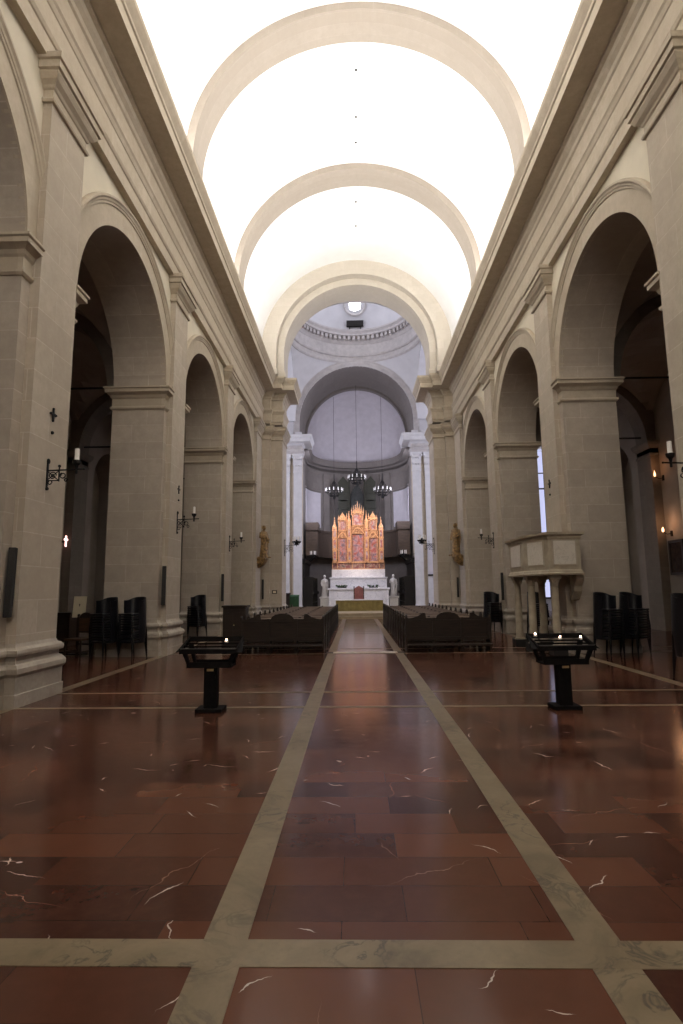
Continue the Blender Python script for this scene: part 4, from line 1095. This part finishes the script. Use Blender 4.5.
b = B(); prism(b, [(5.16,13.68),(4.48,13.68),(4.2,14.6),(4.24,16.05),(5.12,16.05),(5.12,14.3)], 2.0, 2.1); obj('floor_slab', b, M['pulpit'], t)
def wall_panel(p, q, u0, u1, z0, z1):
    d = Vector((q[0]-p[0], q[1]-p[1], 0)); L = d.length; d.normalize(); nrm = Vector((-d.y, d.x, 0))
    c = Vector((sum(a for a, _ in PB)/6, sum(a for _, a in PB)/6, 0))
    if (Vector((p[0],p[1],0))-c).dot(nrm) < 0: nrm = -nrm
    P = Vector((p[0],p[1],0))
    def fr_(e, o, dep, mat, nm):
        pts = [P+d*(u0*L-e)+Vector((0,0,z0-e)), P+d*(u1*L+e)+Vector((0,0,z0-e)), P+d*(u1*L+e)+Vector((0,0,z1+e)), P+d*(u0*L-e)+Vector((0,0,z1+e))]
        b = B(); plate(b, [x+nrm*o for x in pts], nrm*dep); return obj(nm, b, mat, t)
    fr_(.035, -.02, .035, M['moulding'], 'panel_frame'); fr_(0, -.01, .035, M['pulpitpanel'], 'marble_panel')
wall_panel(PB[1], PB[0], .16, .84, 2.26, 2.82); wall_panel(PB[2], PB[1], .2, .8, 2.26, 2.82); wall_panel(PB[3], PB[2], .18, .82, 2.26, 2.82)
for x, y in ((4.62,13.85),(4.32,14.72),(4.32,15.95),(4.75,15.2)):
    b = B(); lathe(b, [(.10,.36),(.095,1.0),(.082,1.74)], 20, (x,y,0)); c_ = obj('column', b, M['pulpit'], t, smooth=True, auto=40)
    b = B(); lathe(b, [(.085,1.72),(.10,1.74),(.085,1.76),(.10,1.84),(.13,1.90),(.10,1.90)], 16, (x,y,0)); box(b, x-.13, x+.13, y-.13, y+.13, 1.90, 2.0)
    for k_ in range(8): ball(b, (x+.105*math.cos(k_*PI/4), y+.105*math.sin(k_*PI/4), 1.86), .03, 5)
    obj('capital', b, M['pulpit'], c_)
    b = B(); box(b, x-.17, x+.17, y-.17, y+.17, .10, .30); obj('plinth', b, M['blackstone'], c_)
    b = B(); lathe(b, [(.15,.30),(.15,.31),(.12,.28),(.115,.31),(.13,.33),(.10,.36)], 20, (x,y,0)); obj('column_base', b, M['pulpit'], c_)
b = B(); plate(b, [(5.12,14.2,2.02),(5.12,13.75,2.02),(5.12,13.75,1.9),(5.12,13.92,1.74),(5.12,13.95,1.6),(5.12,14.1,1.42),(5.12,14.2,1.38)], (.2,0,0)); obj('corbel', b, M['pulpit'], t, bevel=.01)

# ---------------------------------------------------------------- odds along the crossing and aisles
t = thing('cloth_stand', 'green cloth covered lectern stand beside the left chancel pier', 'lectern', (-4.15,36.3,0))
b = B(); plate(b, [(-.30,-.2,0),(.30,-.2,0),(.30,-.2,1.18),(-.30,-.2,1.18)], (0,.03,0)); plate(b, [(-.30,-.2,1.18),(.30,-.2,1.18),(.30,.2,1.28),(-.30,.2,1.28)], (0,0,.03)); obj('green_cloth', b, M['greencloth'], t)
b = B(); tube(b, [(0,0,.03),(0,0,1.2)], .05); box(b, -.22, .22, -.16, .2, 0, .04); obj('stand', b, M['brownwood'], t)
t = thing('flower_stand', 'narrow dark red wooden stand by the left crossing pier, near the green cloth', 'stand', (-4.75,37.2,0))
b = B(); box(b, -.2, .2, -.2, .2, .1, 1.35); obj('body', b, M['pew'], t, bevel=.01)
b = B(); box(b, -.25, .25, -.25, .25, 1.35, 1.42); obj('top_board', b, M['pew'], t)
b = B(); box(b, -.24, .24, -.24, .24, 0, .1); obj('plinth', b, M['pew'], t)
t = thing('poster_banner', 'pale mauve hanging banner on the right chancel pier', 'banner', (5.0,YC-.29,2.6))
b = B(); box(b, -.16, .16, 0, .03, 0, 2.0); obj('cloth', b, M['apse_panel'], t)
b = B(); box(b, -.2, .2, -.02, .05, -.12, .0); box(b, -.2, .2, -.02, .05, 2.0, 2.05); obj('rod', b, M['blackstone'], t)
t = thing('wall_lamp', 'warm glowing wall lamp in the right aisle above the dark picture', 'lamp', (10.98,20.5,3.6))
b = B(); tube(b, [(.30,0,-.1),(.15,0,-.12),(0,0,-.05)], .015); box(b, .28, .32, -.05, .05, -.2, .0); obj('arm', b, M['iron'], t)
b = B(); lathe(b, [(.0,-.05),(.035,-.03),(.042,.04),(.025,.11),(.0,.15)], 12); obj('bulb', b, M['amberlit'], t, smooth=True)
t = thing('wall_lamp', 'small flame shaped wall lamp high in the right aisle', 'lamp', (10.98,20.72,5.7))
b = B(); tube(b, [(.30,0,-.1),(.15,0,-.12),(0,0,-.05)], .015); box(b, .28, .32, -.05, .05, -.2, .0); obj('arm', b, M['iron'], t)
b = B(); lathe(b, [(.0,-.05),(.03,-.03),(.035,.04),(.02,.12),(.0,.2)], 12); obj('bulb', b, M['amberlit'], t, smooth=True)
t = thing('framed_picture', 'dark framed picture hanging in the right aisle under the warm lamp', 'picture', (11.22,20.15,2.62)); t.scale = (1,.8,.86)
b = B(); 
for (ya, yb, za, zb) in ((-.55,.55,.62,.72),(-.55,.55,-.72,-.62),(-.55,-.45,-.62,.62),(.45,.55,-.62,.62)): box(b, -.06, .02, ya, yb, za, zb)
obj('picture_frame', b, M['pew'], t)
b = B(); box(b, -.02, .02, -.45, .45, -.62, .62); obj('canvas', b, M['picture'], t)
t = thing('cross_light', 'small red glowing cross light in the dark left aisle', 'light', (-11.0,20.5,3.5))
b = B(); box(b, 0, .03, -.03, .03, -.2, .2); box(b, 0, .03, -.12, .12, .03, .09); obj('cross', b, M['redlit'], t)
b = B(); box(b, -.32, 0, -.02, .02, -.05, .0); obj('arm', b, M['iron'], t)

# ---------------------------------------------------------------- light
def area(name, loc, rot, sx, sy, power, col, spread=None):
    l = D.lights.new(name, 'AREA'); l.shape = 'RECTANGLE'; l.size = sx; l.size_y = sy; l.energy = power; l.color = col
    if spread: l.spread = math.radians(spread)
    o = D.objects.new(name, l); COL.objects.link(o); o.location = loc; o.rotation_euler = rot
    return o
for s in (-1, 1):   # lamps lying on the cornices, hidden from below, wash the vault
    area('cornice_lamp', (s*4.68, 9.8, 12.95), (0, PI+s*-.30, 0), .3, 31.0, 2150, (1, .965, .925))
    area('transept_window', (s*13.5, 34.5, 9.5), (0, s*PI/2, 0), 9, 6, 1250, (.80, .82, 1))
    area('dome_fill', (s*3.6, 34.8, 22.3), (0, s*PI/2, 0), 1.2, 1.2, 260, (.86, .88, 1))  # unseen fill lights added at the dome sides to brighten it
area('wall_fill', (0, -5.6, 9.0), (PI/2, 0, 0), 4.5, 4.5, 300, (1, .94, .92))  # fill light added behind the camera to lift the nave walls
for s in (-1, 1): area('apse_fill', (s*3.8, 40.6, 9.3), Vector((-s*.75, .66, -.05)).to_track_quat('-Z', 'Y').to_euler(), 1.6, 3.5, 360, (.82, .83, 1))  # added pair of fills, out of view behind the piers, brightening the apse
def spot(name, loc, target, power, ang, col, blend=.4, r=.1):
    l = D.lights.new(name, 'SPOT'); l.energy = power; l.spot_size = math.radians(ang); l.spot_blend = blend; l.color = col; l.shadow_soft_size = r
    o = D.objects.new(name, l); COL.objects.link(o); o.location = loc
    o.rotation_euler = (Vector(target)-Vector(loc)).to_track_quat('-Z', 'Y').to_euler(); return o
for s in (-1, 1):
    spot('altarpiece_spot', (s*3.0, 36.5, 9.0), (s*.2, 41, 5.3), 1350, 40, (1, .79, .63))
# far lamp glow
def point(loc, p, c, r=.05):
    l = D.lights.new('lamp_glow', 'POINT'); l.energy = p; l.color = c; l.shadow_soft_size = r; o = D.objects.new('lamp_glow', l); COL.objects.link(o); o.location = loc
point((10.85,20.35,3.9), 8, (1,.5,.25)); point((10.85,20.6,6.1), 3, (1,.45,.2))

w = D.worlds.new('World'); bpy.context.scene.world = w; w.use_nodes = True
w.node_tree.nodes['Background'].inputs[0].default_value = (.6,.65,.8,1); w.node_tree.nodes['Background'].inputs[1].default_value = .02

# ---------------------------------------------------------------- camera
cam = D.cameras.new('Camera'); co = D.objects.new('Camera', cam); COL.objects.link(co)
cam.sensor_fit = 'AUTO'; cam.sensor_width = 36; cam.lens = 558.68/1024*36; cam.clip_end = 200
r0 = Vector((0.99964024, 0.02470681, -0.01043883)); r1 = Vector((-0.01374231, 0.13756436, -0.99039749)); r2 = Vector((-0.02303355, 0.99018464, 0.1378544))
mw = Matrix((( r0.x, -r1.x, -r2.x, -.23), (r0.y, -r1.y, -r2.y, 0), (r0.z, -r1.z, -r2.z, 1.6), (0,0,0,1)))
co.matrix_world = mw
sc = bpy.context.scene; sc.camera = co
sc.view_settings.view_transform = 'Standard'; sc.view_settings.look = 'None'; sc.view_settings.gamma = 1; sc.view_settings.exposure = 0
sc.view_settings.use_curve_mapping = False
sc.cycles.max_bounces = 8; sc.cycles.diffuse_bounces = 6; sc.cycles.glossy_bounces = 3
sc.cycles.use_denoising = True
sc.cycles.sample_clamp_indirect = 6
